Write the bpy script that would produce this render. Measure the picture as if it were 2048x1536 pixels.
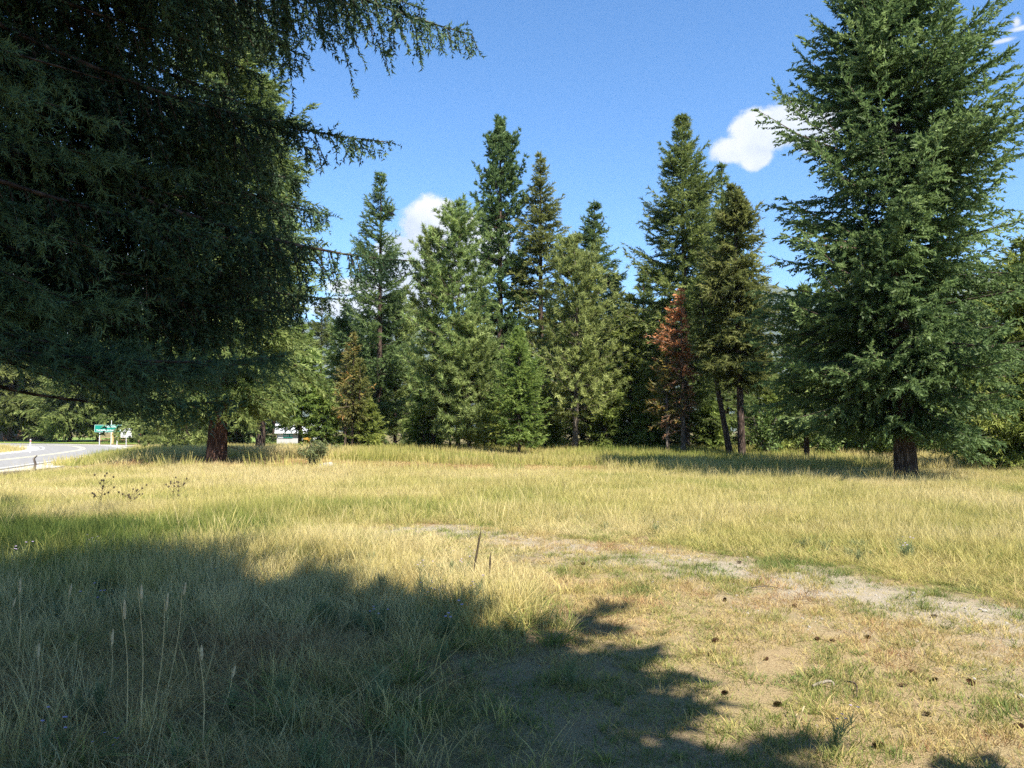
import bpy, bmesh, math, random
import numpy as np
from mathutils import Vector, Matrix

for o in list(bpy.data.objects):
    bpy.data.objects.remove(o, do_unlink=True)
sc = bpy.context.scene
C = sc.collection
R = math.radians
rng = np.random.default_rng(7)
random.seed(7)

# ------------------------------------------------------------------ camera
FPX = 1539.0                      # focal length in pixels of the 2048 px wide photograph
HOR = 862.0                       # horizon row
EYE = 1.6
PITCH = math.atan((HOR - 768.0) / FPX)
cd = bpy.data.cameras.new('camera'); cam = bpy.data.objects.new('camera', cd); C.objects.link(cam)
cd.sensor_width = 36.0; cd.lens = 36.0 * FPX / 2048.0; cd.clip_start = 0.05; cd.clip_end = 12000
cam.location = (0, 0, EYE); cam.rotation_euler = (R(90) + PITCH, 0, 0)
sc.camera = cam

# ------------------------------------------------------------------ light
SUN_EL, SUN_AZ = 52.0, 148.0      # azimuth clockwise from +Y (view direction)
SUN_DIR = Vector((math.sin(R(SUN_AZ)) * math.cos(R(SUN_EL)), math.cos(R(SUN_AZ)) * math.cos(R(SUN_EL)), math.sin(R(SUN_EL))))
sl = bpy.data.lights.new('sun', 'SUN'); so = bpy.data.objects.new('sun', sl); C.objects.link(so)
sl.energy = 5.0; sl.angle = R(0.53); sl.color = (1.0, 0.94, 0.84)
so.rotation_euler = SUN_DIR.to_track_quat('Z', 'Y').to_euler(); so.location = (30, -40, 60)

sc.view_settings.view_transform = 'Standard'
sc.view_settings.look = 'None'
sc.view_settings.exposure = 1.45
sc.view_settings.gamma = 1.0
sc.render.engine = 'CYCLES'
sc.cycles.max_bounces = 7
sc.cycles.diffuse_bounces = 4
sc.cycles.transmission_bounces = 4
sc.cycles.transparent_max_bounces = 6
sc.cycles.use_denoising = False
sc.cycles.denoiser = 'OPENIMAGEDENOISE'
sc.cycles.denoising_input_passes = 'RGB_ALBEDO_NORMAL'
sc.cycles.denoising_prefilter = 'ACCURATE'
sc.cycles.volume_bounces = 0


def pix_dir(px, py):
    cx, cy = (px - 1024.0) / FPX, (768.0 - py) / FPX
    c, s = math.cos(PITCH), math.sin(PITCH)
    return np.array([cx, c - cy * s, s + cy * c])


def at(px, py, d):
    """world point seen at the pixel, at distance d along +Y"""
    v = pix_dir(px, py)
    return np.array([0, 0, EYE]) + v * (d / v[1])


# --------------------------------------------------------- node helpers
class NT:
    def __init__(self, tree):
        self.t = tree; self.n = tree.nodes; self.l = tree.links

    def node(self, typ, ins=None, **props):
        nd = self.n.new(typ)
        for k, v in props.items():
            setattr(nd, k, v)
        for k, v in (ins or {}).items():
            s = nd.inputs[k]
            if isinstance(v, bpy.types.NodeSocket):
                self.l.new(v, s)
            else:
                s.default_value = v
        return nd

    def math(self, op, a, b=0.0, c=0.0, clamp=False):
        nd = self.n.new('ShaderNodeMath'); nd.operation = op; nd.use_clamp = clamp
        for i, v in enumerate((a, b, c)):
            if isinstance(v, bpy.types.NodeSocket):
                self.l.new(v, nd.inputs[i])
            else:
                nd.inputs[i].default_value = v
        return nd.outputs[0]

    def dot(self, a, v):
        nd = self.n.new('ShaderNodeVectorMath'); nd.operation = 'DOT_PRODUCT'
        self.l.new(a, nd.inputs[0]); nd.inputs[1].default_value = v
        return nd.outputs['Value']

    def noise(self, vec, scale, detail=4.0, rough=0.55):
        nd = self.n.new('ShaderNodeTexNoise')
        if vec is not None:
            self.l.new(vec, nd.inputs['Vector'])
        nd.inputs['Scale'].default_value = scale; nd.inputs['Detail'].default_value = detail
        nd.inputs['Roughness'].default_value = rough
        return nd

    def ramp(self, fac, stops):
        nd = self.n.new('ShaderNodeValToRGB'); cr = nd.color_ramp
        while len(cr.elements) > 1:
            cr.elements.remove(cr.elements[-1])
        cr.elements[0].position = stops[0][0]; cr.elements[0].color = (*stops[0][1], 1)
        for p, c in stops[1:]:
            e = cr.elements.new(p); e.color = (*c, 1)
        self.l.new(fac, nd.inputs[0])
        return nd.outputs[0]

    def mixc(self, fac, a, b, blend='MIX'):
        nd = self.n.new('ShaderNodeMix'); nd.data_type = 'RGBA'; nd.blend_type = blend
        for s, v in ((nd.inputs[0], fac), (nd.inputs[6], a), (nd.inputs[7], b)):
            if isinstance(v, bpy.types.NodeSocket):
                self.l.new(v, s)
            else:
                s.default_value = v if not isinstance(v, tuple) or len(v) == 4 else (*v, 1)
        return nd.outputs[2]


def new_mat(name):
    m = bpy.data.materials.new(name); m.use_nodes = True
    m.node_tree.nodes.clear()
    return m, NT(m.node_tree)


# ------------------------------------------------------------------ sky
w = bpy.data.worlds.new('World'); sc.world = w; w.use_nodes = True
w.cycles.sampling_method = 'MANUAL'; w.cycles.sample_map_resolution = 256
w.node_tree.nodes.clear(); nt = NT(w.node_tree)
sky = nt.node('ShaderNodeTexSky', sky_type='NISHITA', sun_disc=False)
sky.sun_elevation = R(SUN_EL); sky.sun_rotation = R(SUN_AZ)
sky.altitude = 700.0; sky.air_density = 1.0; sky.dust_density = 0.15; sky.ozone_density = 4.0
sat = nt.node('ShaderNodeHueSaturation', {'Color': sky.outputs[0], 'Saturation': 1.19})
bg = nt.node('ShaderNodeBackground', {'Color': sat.outputs[0], 'Strength': 0.094})
tc = nt.node('ShaderNodeTexCoord').outputs['Generated']


n_edge = nt.noise(tc, 24.0, 8.0, 0.66).outputs['Fac']
n_body = nt.noise(tc, 13.0, 3.0, 0.6).outputs['Fac']


def cloud_mask(px, py, lobes, amp, nscale, soft, seed):
    """lobes: (dx, dy, rx, ry) in photo pixels around px, py; a patch of cloud fixed to a compass direction"""
    c = Vector(pix_dir(px, py)).normalized()
    u = Vector((0, 0, 1)).cross(c); u = -u.normalized(); v = u.cross(c).normalized()
    v = v if v.z > 0 else -v
    dc = nt.math('MAXIMUM', nt.dot(tc, c), 0.02)
    a = nt.math('DIVIDE', nt.dot(tc, u), dc); b = nt.math('DIVIDE', nt.dot(tc, v), dc)
    wob = nt.math('MULTIPLY', nt.math('SUBTRACT', n_edge, 0.5), amp)
    best = None
    for dx, dy, rx, ry in lobes:
        ea = nt.math('DIVIDE', nt.math('SUBTRACT', a, dx / FPX), rx / FPX)
        eb = nt.math('DIVIDE', nt.math('SUBTRACT', b, -dy / FPX), ry / FPX)
        r = nt.math('SQRT', nt.math('ADD', nt.math('MULTIPLY', ea, ea), nt.math('MULTIPLY', eb, eb)))
        q = nt.math('SUBTRACT', 1.0, r)
        best = q if best is None else nt.math('SMOOTH_MAX', best, q, 0.15)
    best = nt.math('ADD', best, wob)
    front = nt.math('GREATER_THAN', nt.dot(tc, c), 0.1)
    mr = nt.node('ShaderNodeMapRange', {'Value': best, 'From Min': 0.0, 'From Max': soft}, interpolation_type='SMOOTHSTEP')
    mask = nt.math('MULTIPLY', mr.outputs[0], front)
    shade = nt.math('ADD', nt.math('MULTIPLY', b, 5.0), nt.math('MULTIPLY', nt.math('SUBTRACT', n_body, 0.5), 1.7))
    col = nt.ramp(nt.math('ADD', shade, 0.5), [(0.2, (0.66, 0.74, 0.88)), (0.5, (0.88, 0.92, 0.99)), (0.8, (1.0, 1.0, 1.0))])
    return mask, col


clouds = [
    cloud_mask(880, 490, [(-10, -28, 78, 72), (-62, 26, 72, 60), (66, -6, 84, 74), (-20, 66, 140, 56)], 1.2, 26.0, 0.30, 3.1),
    cloud_mask(1515, 275, [(0, -12, 62, 48), (52, -18, 62, 48), (-40, 18, 56, 32), (-6, 36, 36, 24), (100, 0, 50, 50)], 1.3, 30.0, 0.38, 8.7),
    cloud_mask(2025, 66, [(-14, 8, 26, 5), (12, -4, 26, 6), (6, -14, 8, 12)], 1.1, 42.0, 0.8, 1.4),
    cloud_mask(745, 620, [(0, 0, 150, 36), (80, 30, 70, 40), (-40, -44, 70, 22)], 1.0, 20.0, 0.45, 5.2),
    cloud_mask(2090, 575, [(0, 0, 90, 34), (-30, 10, 50, 20)], 0.9, 22.0, 0.4, 6.6),
    cloud_mask(160, 560, [(0, 0, 260, 80), (-120, 60, 160, 60)], 1.0, 12.0, 0.5, 9.9),
]
surf = bg.outputs[0]
for mask, col in clouds:
    cb = nt.node('ShaderNodeBackground', {'Color': col, 'Strength': 0.39})
    surf = nt.node('ShaderNodeMixShader', {0: mask, 1: surf, 2: cb.outputs[0]}).outputs[0]
nt.node('ShaderNodeOutputWorld', {'Surface': surf})


# ------------------------------------------------------------------ small tools
def tag(o, label=None, cat=None, group=None, kind=None):
    if label: o['label'] = label
    if cat: o['category'] = cat
    if group: o['group'] = group
    if kind: o['kind'] = kind
    return o


def empty(name, loc, rz=0.0):
    o = bpy.data.objects.new(name, None); C.objects.link(o)
    o.location = loc; o.rotation_euler = (0, 0, rz); o.empty_display_size = 0.2
    return o


def link(name, me, mat=None, parent=None, loc=None):
    o = bpy.data.objects.new(name, me); C.objects.link(o)
    if mat is not None and not me.materials: me.materials.append(mat)
    if parent is not None: o.parent = parent
    if loc is not None: o.location = loc
    return o


def np_mesh(name, V, F, attrs=None, smooth=False):
    """V (n,3), F (m,k) with k = 3 or 4; attrs: {name: (domain, array)}"""
    me = bpy.data.meshes.new(name)
    V = np.ascontiguousarray(V, dtype=np.float32); F = np.ascontiguousarray(F, dtype=np.int32)
    m, k = F.shape
    me.vertices.add(len(V)); me.vertices.foreach_set('co', V.ravel())
    me.loops.add(m * k); me.loops.foreach_set('vertex_index', F.ravel())
    me.polygons.add(m); me.polygons.foreach_set('loop_start', np.arange(m, dtype=np.int32) * k)
    me.update(calc_edges=True)
    if smooth:
        me.polygons.foreach_set('use_smooth', np.ones(m, dtype=bool))
    for an, (dom, arr) in (attrs or {}).items():
        arr = np.ascontiguousarray(arr, dtype=np.float32)
        if arr.ndim == 2:
            a = me.attributes.new(an, 'FLOAT_VECTOR', dom); a.data.foreach_set('vector', arr.ravel())
        else:
            a = me.attributes.new(an, 'FLOAT', dom); a.data.foreach_set('value', arr)
    return me


def unit(v):
    return v / np.maximum(np.linalg.norm(v, axis=-1, keepdims=True), 1e-9)


def rand_perp(D, g):
    r = g.normal(size=D.shape)
    r -= D * (r * D).sum(-1, keepdims=True)
    return unit(r)


_lat = np.random.default_rng(99).random((64, 64))


def vnoise(x, y, s):
    """smooth 2-D value noise, 0..1"""
    x = np.asarray(x) / s + 1000.0; y = np.asarray(y) / s + 1000.0
    xi = np.floor(x).astype(int); yi = np.floor(y).astype(int)
    fx = x - xi; fy = y - yi
    fx = fx * fx * (3 - 2 * fx); fy = fy * fy * (3 - 2 * fy)
    a = _lat[xi % 64, yi % 64]; b = _lat[(xi + 1) % 64, yi % 64]
    c = _lat[xi % 64, (yi + 1) % 64]; d = _lat[(xi + 1) % 64, (yi + 1) % 64]
    return (a * (1 - fx) + b * fx) * (1 - fy) + (c * (1 - fx) + d * fx) * fy


def sstep(a, b, x):
    t = np.clip((np.asarray(x, dtype=float) - a) / (b - a), 0, 1)
    return t * t * (3 - 2 * t)


def poly_dist(x, y, P):
    """distance of points to a polyline"""
    x = np.asarray(x, float); y = np.asarray(y, float)
    best = np.full(x.shape, 1e9)
    for (ax, ay), (bx, by) in zip(P[:-1], P[1:]):
        dx, dy = bx - ax, by - ay
        t = np.clip(((x - ax) * dx + (y - ay) * dy) / (dx * dx + dy * dy), 0, 1)
        best = np.minimum(best, np.hypot(x - ax - t * dx, y - ay - t * dy))
    return best


# --------------------------------------------------------- the lie of the land
ROAD = [(-17.0, 8.0), (-22.5, 25.0), (-27.6, 41.0), (-31.5, 53.0), (-37.5, 68.0), (-47.0, 83.0), (-62.0, 95.0), (-95.0, 108.0), (-160.0, 118.0)]
TRACK = [(-1.6, 12.6), (-0.2, 11.6), (1.16, 10.2), (2.25, 9.25), (3.1, 8.3), (3.75, 7.0), (4.4, 5.7), (5.6, 3.6), (7.5, 1.0)]
TRACK2 = [(-0.6, 9.9), (0.6, 9.3), (1.5, 8.4), (2.2, 7.5), (2.8, 6.4), (3.2, 5.2), (3.9, 3.6), (5.0, 1.0)]


def hfun(x, y):
    x = np.asarray(x, float); y = np.asarray(y, float)
    h = 0.42 * np.exp(-(((x + 12.5) / 8.0) ** 2 + ((y - 35.0) / 7.5) ** 2))
    h += 0.10 * (vnoise(x, y, 9.0) - 0.5) * sstep(6, 20, y)
    h += 0.05 * (vnoise(x + 40, y, 2.3) - 0.5)
    h += 0.30 * np.exp(-(((x - 4.0) / 16.0) ** 2 + ((y - 47.0) / 7.0) ** 2))
    rd = poly_dist(x, y, ROAD)
    k = sstep(4.6, 8.5, rd)
    return h * k - 0.05 * (1 - k)


def gz(x, y):
    return float(hfun(np.array([x]), np.array([y]))[0])


def ground_at(px, py):
    v = pix_dir(px, py); o = np.array([0, 0, EYE])
    t = 1.0
    ts = np.linspace(2.0, 160, 3200)
    P = o[None] + v[None] * ts[:, None]
    below = np.nonzero(P[:, 2] < hfun(P[:, 0], P[:, 1]))[0]
    p = P[below[0]] if len(below) else P[-1]
    return np.array([p[0], p[1], gz(p[0], p[1])])


def zones(x, y):
    """what grows where: dict of 0..1 fields"""
    x = np.asarray(x, float); y = np.asarray(y, float)
    d1 = poly_dist(x, y, TRACK); d2 = poly_dist(x, y, TRACK2)
    wob = (vnoise(x, y, 0.7) - 0.5)
    patch = vnoise(x + 3, y, 0.55) * .6 + vnoise(x, y + 8, 0.2) * .4
    gravel = (sstep(1.0, 0.10, d1 + wob * 0.9) * 0.95 + 0.55 * sstep(0.6, 0.05, d2 + wob * 0.9)) * sstep(.16, .62, patch + .2 * sstep(1.5, 4.5, x))
    # short dry turf on the near side of the track
    inner = np.minimum(d1, d2)
    near_side = sstep(-0.9, 0.3, x - 0.05 * y + wob * 1.2) * sstep(11.5, 9.0, y + 0.9 * (x - 1.0) * 0 + wob)
    beyond = sstep(0.1, 2.6, (y - 10.2) + (x - 1.2) * 0.95 + wob * 0.8) * (x < 4.2) + (x >= 4.2) * sstep(0.3, 3.6, (y - 6.0) + (x - 4.2) * 2.0)
    short = np.clip(np.maximum(near_side * (1 - beyond), sstep(0.9, 0.4, d1)), 0, 1)
    # mown brown strip before the trees
    strip = sstep(27.5, 29.5, y + wob * 2.0) * sstep(35.5, 33.5, y + wob * 2.0) * sstep(-19, -14, x) * sstep(9, 3, x)
    rd = poly_dist(x, y, ROAD)
    verge = sstep(5.6, 4.2, rd + wob)
    pad = sstep(5.0, 3.4, np.hypot((x + 21.5) * 0.8, (y - 31.0)) + wob * 1.5)
    matted = np.maximum(sstep(1.0, 0.4, np.hypot((x + 2.3) / 2.0, (y - 5.4) / 1.5) + wob * 0.6), .8 * sstep(1.0, .4, np.hypot((x + 1.6) / 1.2, (y - 3.4) / .9) + wob * .6))
    straw = sstep(1.0, 0.3, np.hypot((x + 12.5) / 3.6, (y - 27.5) / 1.4) + wob * 0.4)
    shade_green = sstep(1.0, 0.5, np.hypot((x + 6.5) / 4.5, (y - 11.8) / 2.4) + wob * 0.4)
    return dict(gravel=np.clip(gravel, 0, 1), short=short, strip=strip, verge=verge, pad=pad, matted=matted, straw=straw, shade_green=shade_green, rd=rd, d1=d1)


# ------------------------------------------------------------------ ground
def grade(lo, hi, fine_lo, fine_hi, step, grow):
    v = list(np.arange(fine_lo, fine_hi + 1e-6, step))
    s = step; a = v[-1]
    while a < hi:
        s *= grow; a += s; v.append(a)
    s = step; a = v[0]
    while a > lo:
        s *= grow; a -= s; v.insert(0, a)
    return np.array(v)


gx = grade(-4500, 4500, -14, 14, 0.14, 1.06)
gy = grade(-300, 4200, 2.0, 16, 0.12, 1.045)
GX, GY = np.meshgrid(gx, gy)
GZ = hfun(GX, GY)
Z = zones(GX, GY)
n_x, n_y = len(gx), len(gy)
idx = np.arange(n_x * n_y).reshape(n_y, n_x)
F = np.stack([idx[:-1, :-1], idx[:-1, 1:], idx[1:, 1:], idx[1:, :-1]], -1).reshape(-1, 4)
V = np.stack([GX, GY, GZ], -1).reshape(-1, 3)
bare = np.clip(Z['gravel'] * .5 + .42 * sstep(1.2, .15, Z['d1']) + Z['pad'] + Z['verge'], 0, 1)
dryg = np.clip(Z['short'] * 0.8 + Z['strip'] + Z['matted'] * .7, 0, 1)
gme = np_mesh('ground', V, F, {'bare': ('POINT', bare.ravel()), 'dry': ('POINT', dryg.ravel())}, smooth=True)

m, t = new_mat('ground_soil')
pos = t.node('ShaderNodeNewGeometry').outputs['Position']
ab = t.node('ShaderNodeAttribute', attribute_name='bare').outputs['Fac']
ad = t.node('ShaderNodeAttribute', attribute_name='dry').outputs['Fac']
n1 = t.noise(pos, 1.3, 6.0, 0.6); n2 = t.noise(pos, 35.0, 5.0, 0.7); n3 = t.noise(pos, 130.0, 3.0, 0.7)
soil = t.ramp(n2.outputs['Fac'], [(0.3, (0.08, 0.052, 0.03)), (0.5, (0.20, 0.135, 0.07)), (0.7, (0.34, 0.26, 0.13))])
litter = t.ramp(n3.outputs['Fac'], [(0.3, (0.12, 0.072, 0.040)), (0.5, (0.29, 0.21, 0.11)), (0.66, (0.48, 0.39, 0.22))])
green = t.ramp(n2.outputs['Fac'], [(0.3, (0.05, 0.06, 0.018)), (0.7, (0.20, 0.19, 0.06))])
gravc = t.ramp(n3.outputs['Fac'], [(0.32, (0.17, 0.14, 0.10)), (0.5, (0.31, 0.265, 0.195)), (0.68, (0.44, 0.39, 0.30))])
base = t.mixc(t.ramp(n1.outputs['Fac'], [(0.42, (0, 0, 0)), (0.6, (1, 1, 1))]), green, soil)
base = t.mixc(ad, base, litter)
bmask = t.math('ADD', ab, t.math('MULTIPLY', t.math('SUBTRACT', n2.outputs['Fac'], 0.5), 1.2), clamp=True)
bmask = t.math('MULTIPLY', bmask, t.math('MULTIPLY', ab, 3.0, clamp=True))
base = t.mixc(bmask, base, gravc)
hsum = t.math('ADD', n2.outputs['Fac'], t.math('MULTIPLY', n3.outputs['Fac'], 0.5))
bump = t.node('ShaderNodeBump', {'Height': hsum, 'Strength': 0.7, 'Distance': 0.03})
p = t.node('ShaderNodeBsdfPrincipled', {'Base Color': base, 'Roughness': 0.95, 'Normal': bump.outputs[0]})
p.inputs['Specular IOR Level'].default_value = 0.15
t.node('ShaderNodeOutputMaterial', {'Surface': p.outputs[0]})
tag(link('ground', gme, m), 'meadow ground of dry soil and needle litter', kind='structure')


# ------------------------------------------------------------------ road
def ribbon(P, w0, w1, z, n=90):
    """strip between offsets w0 and w1 of a smoothed centre line"""
    P = np.array(P, float); s = np.r_[0, np.cumsum(np.hypot(*np.diff(P, axis=0).T))]
    q = np.linspace(0, s[-1], n)
    X = np.interp(q, s, P[:, 0]); Y = np.interp(q, s, P[:, 1])
    for _ in range(6):
        X[1:-1] = (X[:-2] + X[1:-1] * 2 + X[2:]) / 4; Y[1:-1] = (Y[:-2] + Y[1:-1] * 2 + Y[2:]) / 4
    tx, ty = np.gradient(X), np.gradient(Y); ln = np.hypot(tx, ty); nx, ny = ty / ln, -tx / ln
    A = np.stack([X + nx * w0, Y + ny * w0, np.full(n, z)], -1); B = np.stack([X + nx * w1, Y + ny * w1, np.full(n, z)], -1)
    V = np.concatenate([A, B]); i = np.arange(n - 1)
    return V, np.stack([i, i + n, i + n + 1, i + 1], -1)


def simple_mat(name, col, rough=0.6, spec=0.3, metal=0.0, nscale=0.0, namp=0.25, bump=0.0):
    m, t = new_mat(name)
    c = (*col, 1)
    p = t.node('ShaderNodeBsdfPrincipled', {'Roughness': rough, 'Metallic': metal})
    p.inputs['Specular IOR Level'].default_value = spec
    if nscale:
        tcn = t.node('ShaderNodeTexCoord').outputs['Object']
        n = t.noise(tcn, nscale, 5.0, 0.6)
        lo = tuple(x * (1 - namp) for x in col); hi = tuple(min(1, x * (1 + namp)) for x in col)
        t.l.new(t.ramp(n.outputs['Fac'], [(0.3, lo), (0.7, hi)]), p.inputs['Base Color'])
        if bump:
            b = t.node('ShaderNodeBump', {'Height': n.outputs['Fac'], 'Strength': bump, 'Distance': 0.02})
            t.l.new(b.outputs[0], p.inputs['Normal'])
    else:
        p.inputs['Base Color'].default_value = c
    t.node('ShaderNodeOutputMaterial', {'Surface': p.outputs[0]})
    return m


M_asph = simple_mat('asphalt', (0.23, 0.225, 0.215), 0.9, 0.15, nscale=3, namp=0.3, bump=0.3)
M_grav = simple_mat('roadside_gravel', (0.42, 0.39, 0.34), 0.95, 0.15, nscale=9, namp=0.35, bump=0.5)
M_line_w = simple_mat('white_road_paint', (0.55, 0.55, 0.53), 0.7, 0.2, nscale=6, namp=0.15)
M_line_y = simple_mat('yellow_road_paint', (0.66, 0.60, 0.38), 0.7, 0.2, nscale=6, namp=0.15)
M_lawn = simple_mat('mown_lawn', (0.16, 0.22, 0.05), 0.9, 0.1, nscale=1.2, namp=0.35, bump=0.4)

V, F = ribbon(ROAD, -5.0, 5.0, -0.012); tag(link('road_shoulder', np_mesh('road_shoulder', V, F), M_grav), 'pale gravel shoulder of the road', kind='structure')
road = tag(link('road', np_mesh('road', *ribbon(ROAD, -3.4, 3.4, 0.012)), M_asph), 'grey two lane asphalt road', kind='structure')
link('edge_line', np_mesh('edge_line', *ribbon(ROAD, -3.12, -2.98, 0.017)), M_line_w, road)
link('edge_line', np_mesh('edge_line', *ribbon(ROAD, 2.98, 3.12, 0.017)), M_line_w, road)
link('centre_line', np_mesh('centre_line', *ribbon(ROAD, -0.2, -0.07, 0.017)), M_line_y, road)
link('centre_line', np_mesh('centre_line', *ribbon(ROAD, 0.07, 0.2, 0.017)), M_line_y, road)


def flat_poly(name, pts, z, mat, label):
    me = bpy.data.meshes.new(name)
    me.from_pydata([(x, y, z) for x, y in pts], [], [list(range(len(pts)))])
    return tag(link(name, me, mat), label, kind='structure')


flat_poly('gravel_apron', [(-33, 58), (-29, 66), (-34, 78), (-47, 90), (-90, 104), (-110, 100), (-62, 83), (-46, 72)], 0.002, M_grav, 'wide pale gravel apron where the roads meet')
flat_poly('lawn', [(-30, 96), (-44, 93), (-62, 99), (-100, 112), (-170, 124), (-170, 190), (-30, 190)], 0.05, M_lawn, 'mown green lawn in front of the far trees')

# ------------------------------------------------------------------ hills
def hill_mesh(x0, x1, y0, depth, tops, seed, nx=150, ny=26):
    xs = np.linspace(x0, x1, nx); u = np.linspace(0, 1, ny)
    top = np.interp(xs, [a for a, b in tops], [b for a, b in tops])
    X, U = np.meshgrid(xs, u)
    prof = np.sin(np.clip(U, 0, 1) * np.pi / 2) ** 1.25
    nz = (vnoise(X + seed, U * 900, 420) - .5) * 170 + (vnoise(X, U * 700 + seed, 130) - .5) * 70 + (vnoise(X + 9, U * 500 + seed, 45) - .5) * 18
    Zz = (top[None] + nz * 0.8) * prof - 12 * (1 - U)
    Y = y0 + U * depth + (vnoise(X, U * 300, 300) - .5) * 250
    back = np.stack([xs, np.full(nx, y0 + depth * 2.2), np.full(nx, -20.0)], -1)
    V = np.concatenate([np.stack([X, Y, Zz], -1).reshape(-1, 3), back])
    i = np.arange(nx * (ny + 1)).reshape(ny + 1, nx)
    F = np.stack([i[:-1, :-1], i[:-1, 1:], i[1:, 1:], i[1:, :-1]], -1).reshape(-1, 4)
    return np_mesh('hills', V, F, smooth=True)


m, t = new_mat('forested_slope_hazed')
pos = t.node('ShaderNodeNewGeometry').outputs['Position']
n1 = t.noise(pos, 0.012, 6, 0.65); n2 = t.noise(pos, 0.09, 4, 0.7)
c = t.ramp(t.math('ADD', t.math('MULTIPLY', n1.outputs['Fac'], 0.6), t.math('MULTIPLY', n2.outputs['Fac'], 0.4)), [(0.35, (0.045, 0.062, 0.045)), (0.55, (0.09, 0.11, 0.075)), (0.7, (0.20, 0.19, 0.14))])  # slope tones lightened, so part of the distance haze sits in the colour
bump = t.node('ShaderNodeBump', {'Height': n2.outputs['Fac'], 'Strength': 1.0, 'Distance': 12.0})
p = t.node('ShaderNodeBsdfPrincipled', {'Base Color': c, 'Roughness': 1.0, 'Normal': bump.outputs[0]}); p.inputs['Specular IOR Level'].default_value = 0.0
t.node('ShaderNodeOutputMaterial', {'Surface': p.outputs[0]})
tag(link('hills', hill_mesh(-3600, 3600, 2300, 900, [(-3600, 560), (-1800, 520), (-700, 440), (-200, 380), (300, 430), (1000, 590), (1700, 560), (2400, 640), (3600, 600)], 3), m), 'forested mountain ridge fading blue in the distance', kind='structure')

# ------------------------------------------------------------------ tree materials
def leaf_mat(name, stops, trans=0.28, rough=0.55, spec=0.25, nscale=0.35):
    m, t = new_mat(name)
    at_ = t.node('ShaderNodeAttribute', attribute_name='tint').outputs['Fac']
    col = t.ramp(at_, stops)
    oi = t.node('ShaderNodeObjectInfo')
    pos = t.node('ShaderNodeNewGeometry').outputs['Position']
    n = t.noise(pos, nscale, 3.0, 0.6)
    k = t.math('ADD', 0.62, t.math('MULTIPLY', n.outputs['Fac'], 0.76))
    hs = t.node('ShaderNodeHueSaturation', {'Color': col, 'Value': k})
    t.l.new(t.math('ADD', 0.485, t.math('MULTIPLY', oi.outputs['Random'], 0.03)), hs.inputs['Hue'])
    p = t.node('ShaderNodeBsdfPrincipled', {'Base Color': hs.outputs[0], 'Roughness': rough}); p.inputs['Specular IOR Level'].default_value = spec
    tr = t.node('ShaderNodeBsdfTranslucent', {'Color': hs.outputs[0]})
    mx = t.node('ShaderNodeMixShader', {0: trans, 1: p.outputs[0], 2: tr.outputs[0]})
    t.node('ShaderNodeOutputMaterial', {'Surface': mx.outputs[0]})
    return m


# tint: 0 old needles / inner, 1 young shoots; on the near fir also painted lit boughs
M_fir = leaf_mat('fir_needles', [(0.0, (0.065, 0.104, 0.029)), (0.5, (0.148, 0.201, 0.057)), (1.0, (0.320, 0.371, 0.118))], trans=0.5)
M_fir_blue = leaf_mat('blue_green_needles', [(0.0, (0.058, 0.096, 0.031)), (0.5, (0.132, 0.190, 0.064)), (1.0, (0.271, 0.341, 0.122))], trans=0.5)
M_fir_olive = leaf_mat('olive_needles', [(0.0, (0.067, 0.087, 0.025)), (0.5, (0.160, 0.186, 0.053)), (1.0, (0.289, 0.310, 0.095))], trans=0.5)
M_fir_young = leaf_mat('young_fir_needles', [(0.0, (0.087, 0.140, 0.032)), (0.5, (0.213, 0.279, 0.064)), (1.0, (0.401, 0.461, 0.118))], trans=0.5)
M_pine = leaf_mat('pine_needles', [(0.0, (0.126, 0.168, 0.049)), (0.5, (0.273, 0.338, 0.107)), (1.0, (0.476, 0.547, 0.201))], trans=0.5)
M_pine_yel = leaf_mat('yellowing_needles', [(0.0, (0.085, 0.102, 0.031)), (0.6, (0.182, 0.183, 0.052)), (0.9, (0.351, 0.233, 0.058)), (1.0, (0.442, 0.218, 0.065))])
M_dead = leaf_mat('dead_red_needles', [(0.0, (0.109, 0.077, 0.051)), (0.35, (0.217, 0.115, 0.061)), (0.65, (0.420, 0.175, 0.078)), (1.0, (0.638, 0.280, 0.121))], trans=0.25, nscale=1.5)
M_near = leaf_mat('near_fir_needles', [(0.0, (0.015, 0.032, 0.015)), (0.45, (0.042, 0.084, 0.038)), (1.0, (0.125, 0.205, 0.088))], trans=0.25, nscale=1.2)  # dark end stands in for deep shade among the boughs
M_leaf = leaf_mat('broad_leaves', [(0.0, (0.056, 0.097, 0.026)), (0.5, (0.112, 0.177, 0.046)), (1.0, (0.213, 0.274, 0.078))], trans=0.35)
M_sage = leaf_mat('bush_leaves', [(0.0, (0.058, 0.081, 0.033)), (0.5, (0.117, 0.150, 0.058)), (1.0, (0.221, 0.247, 0.104))], trans=0.25)


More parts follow.
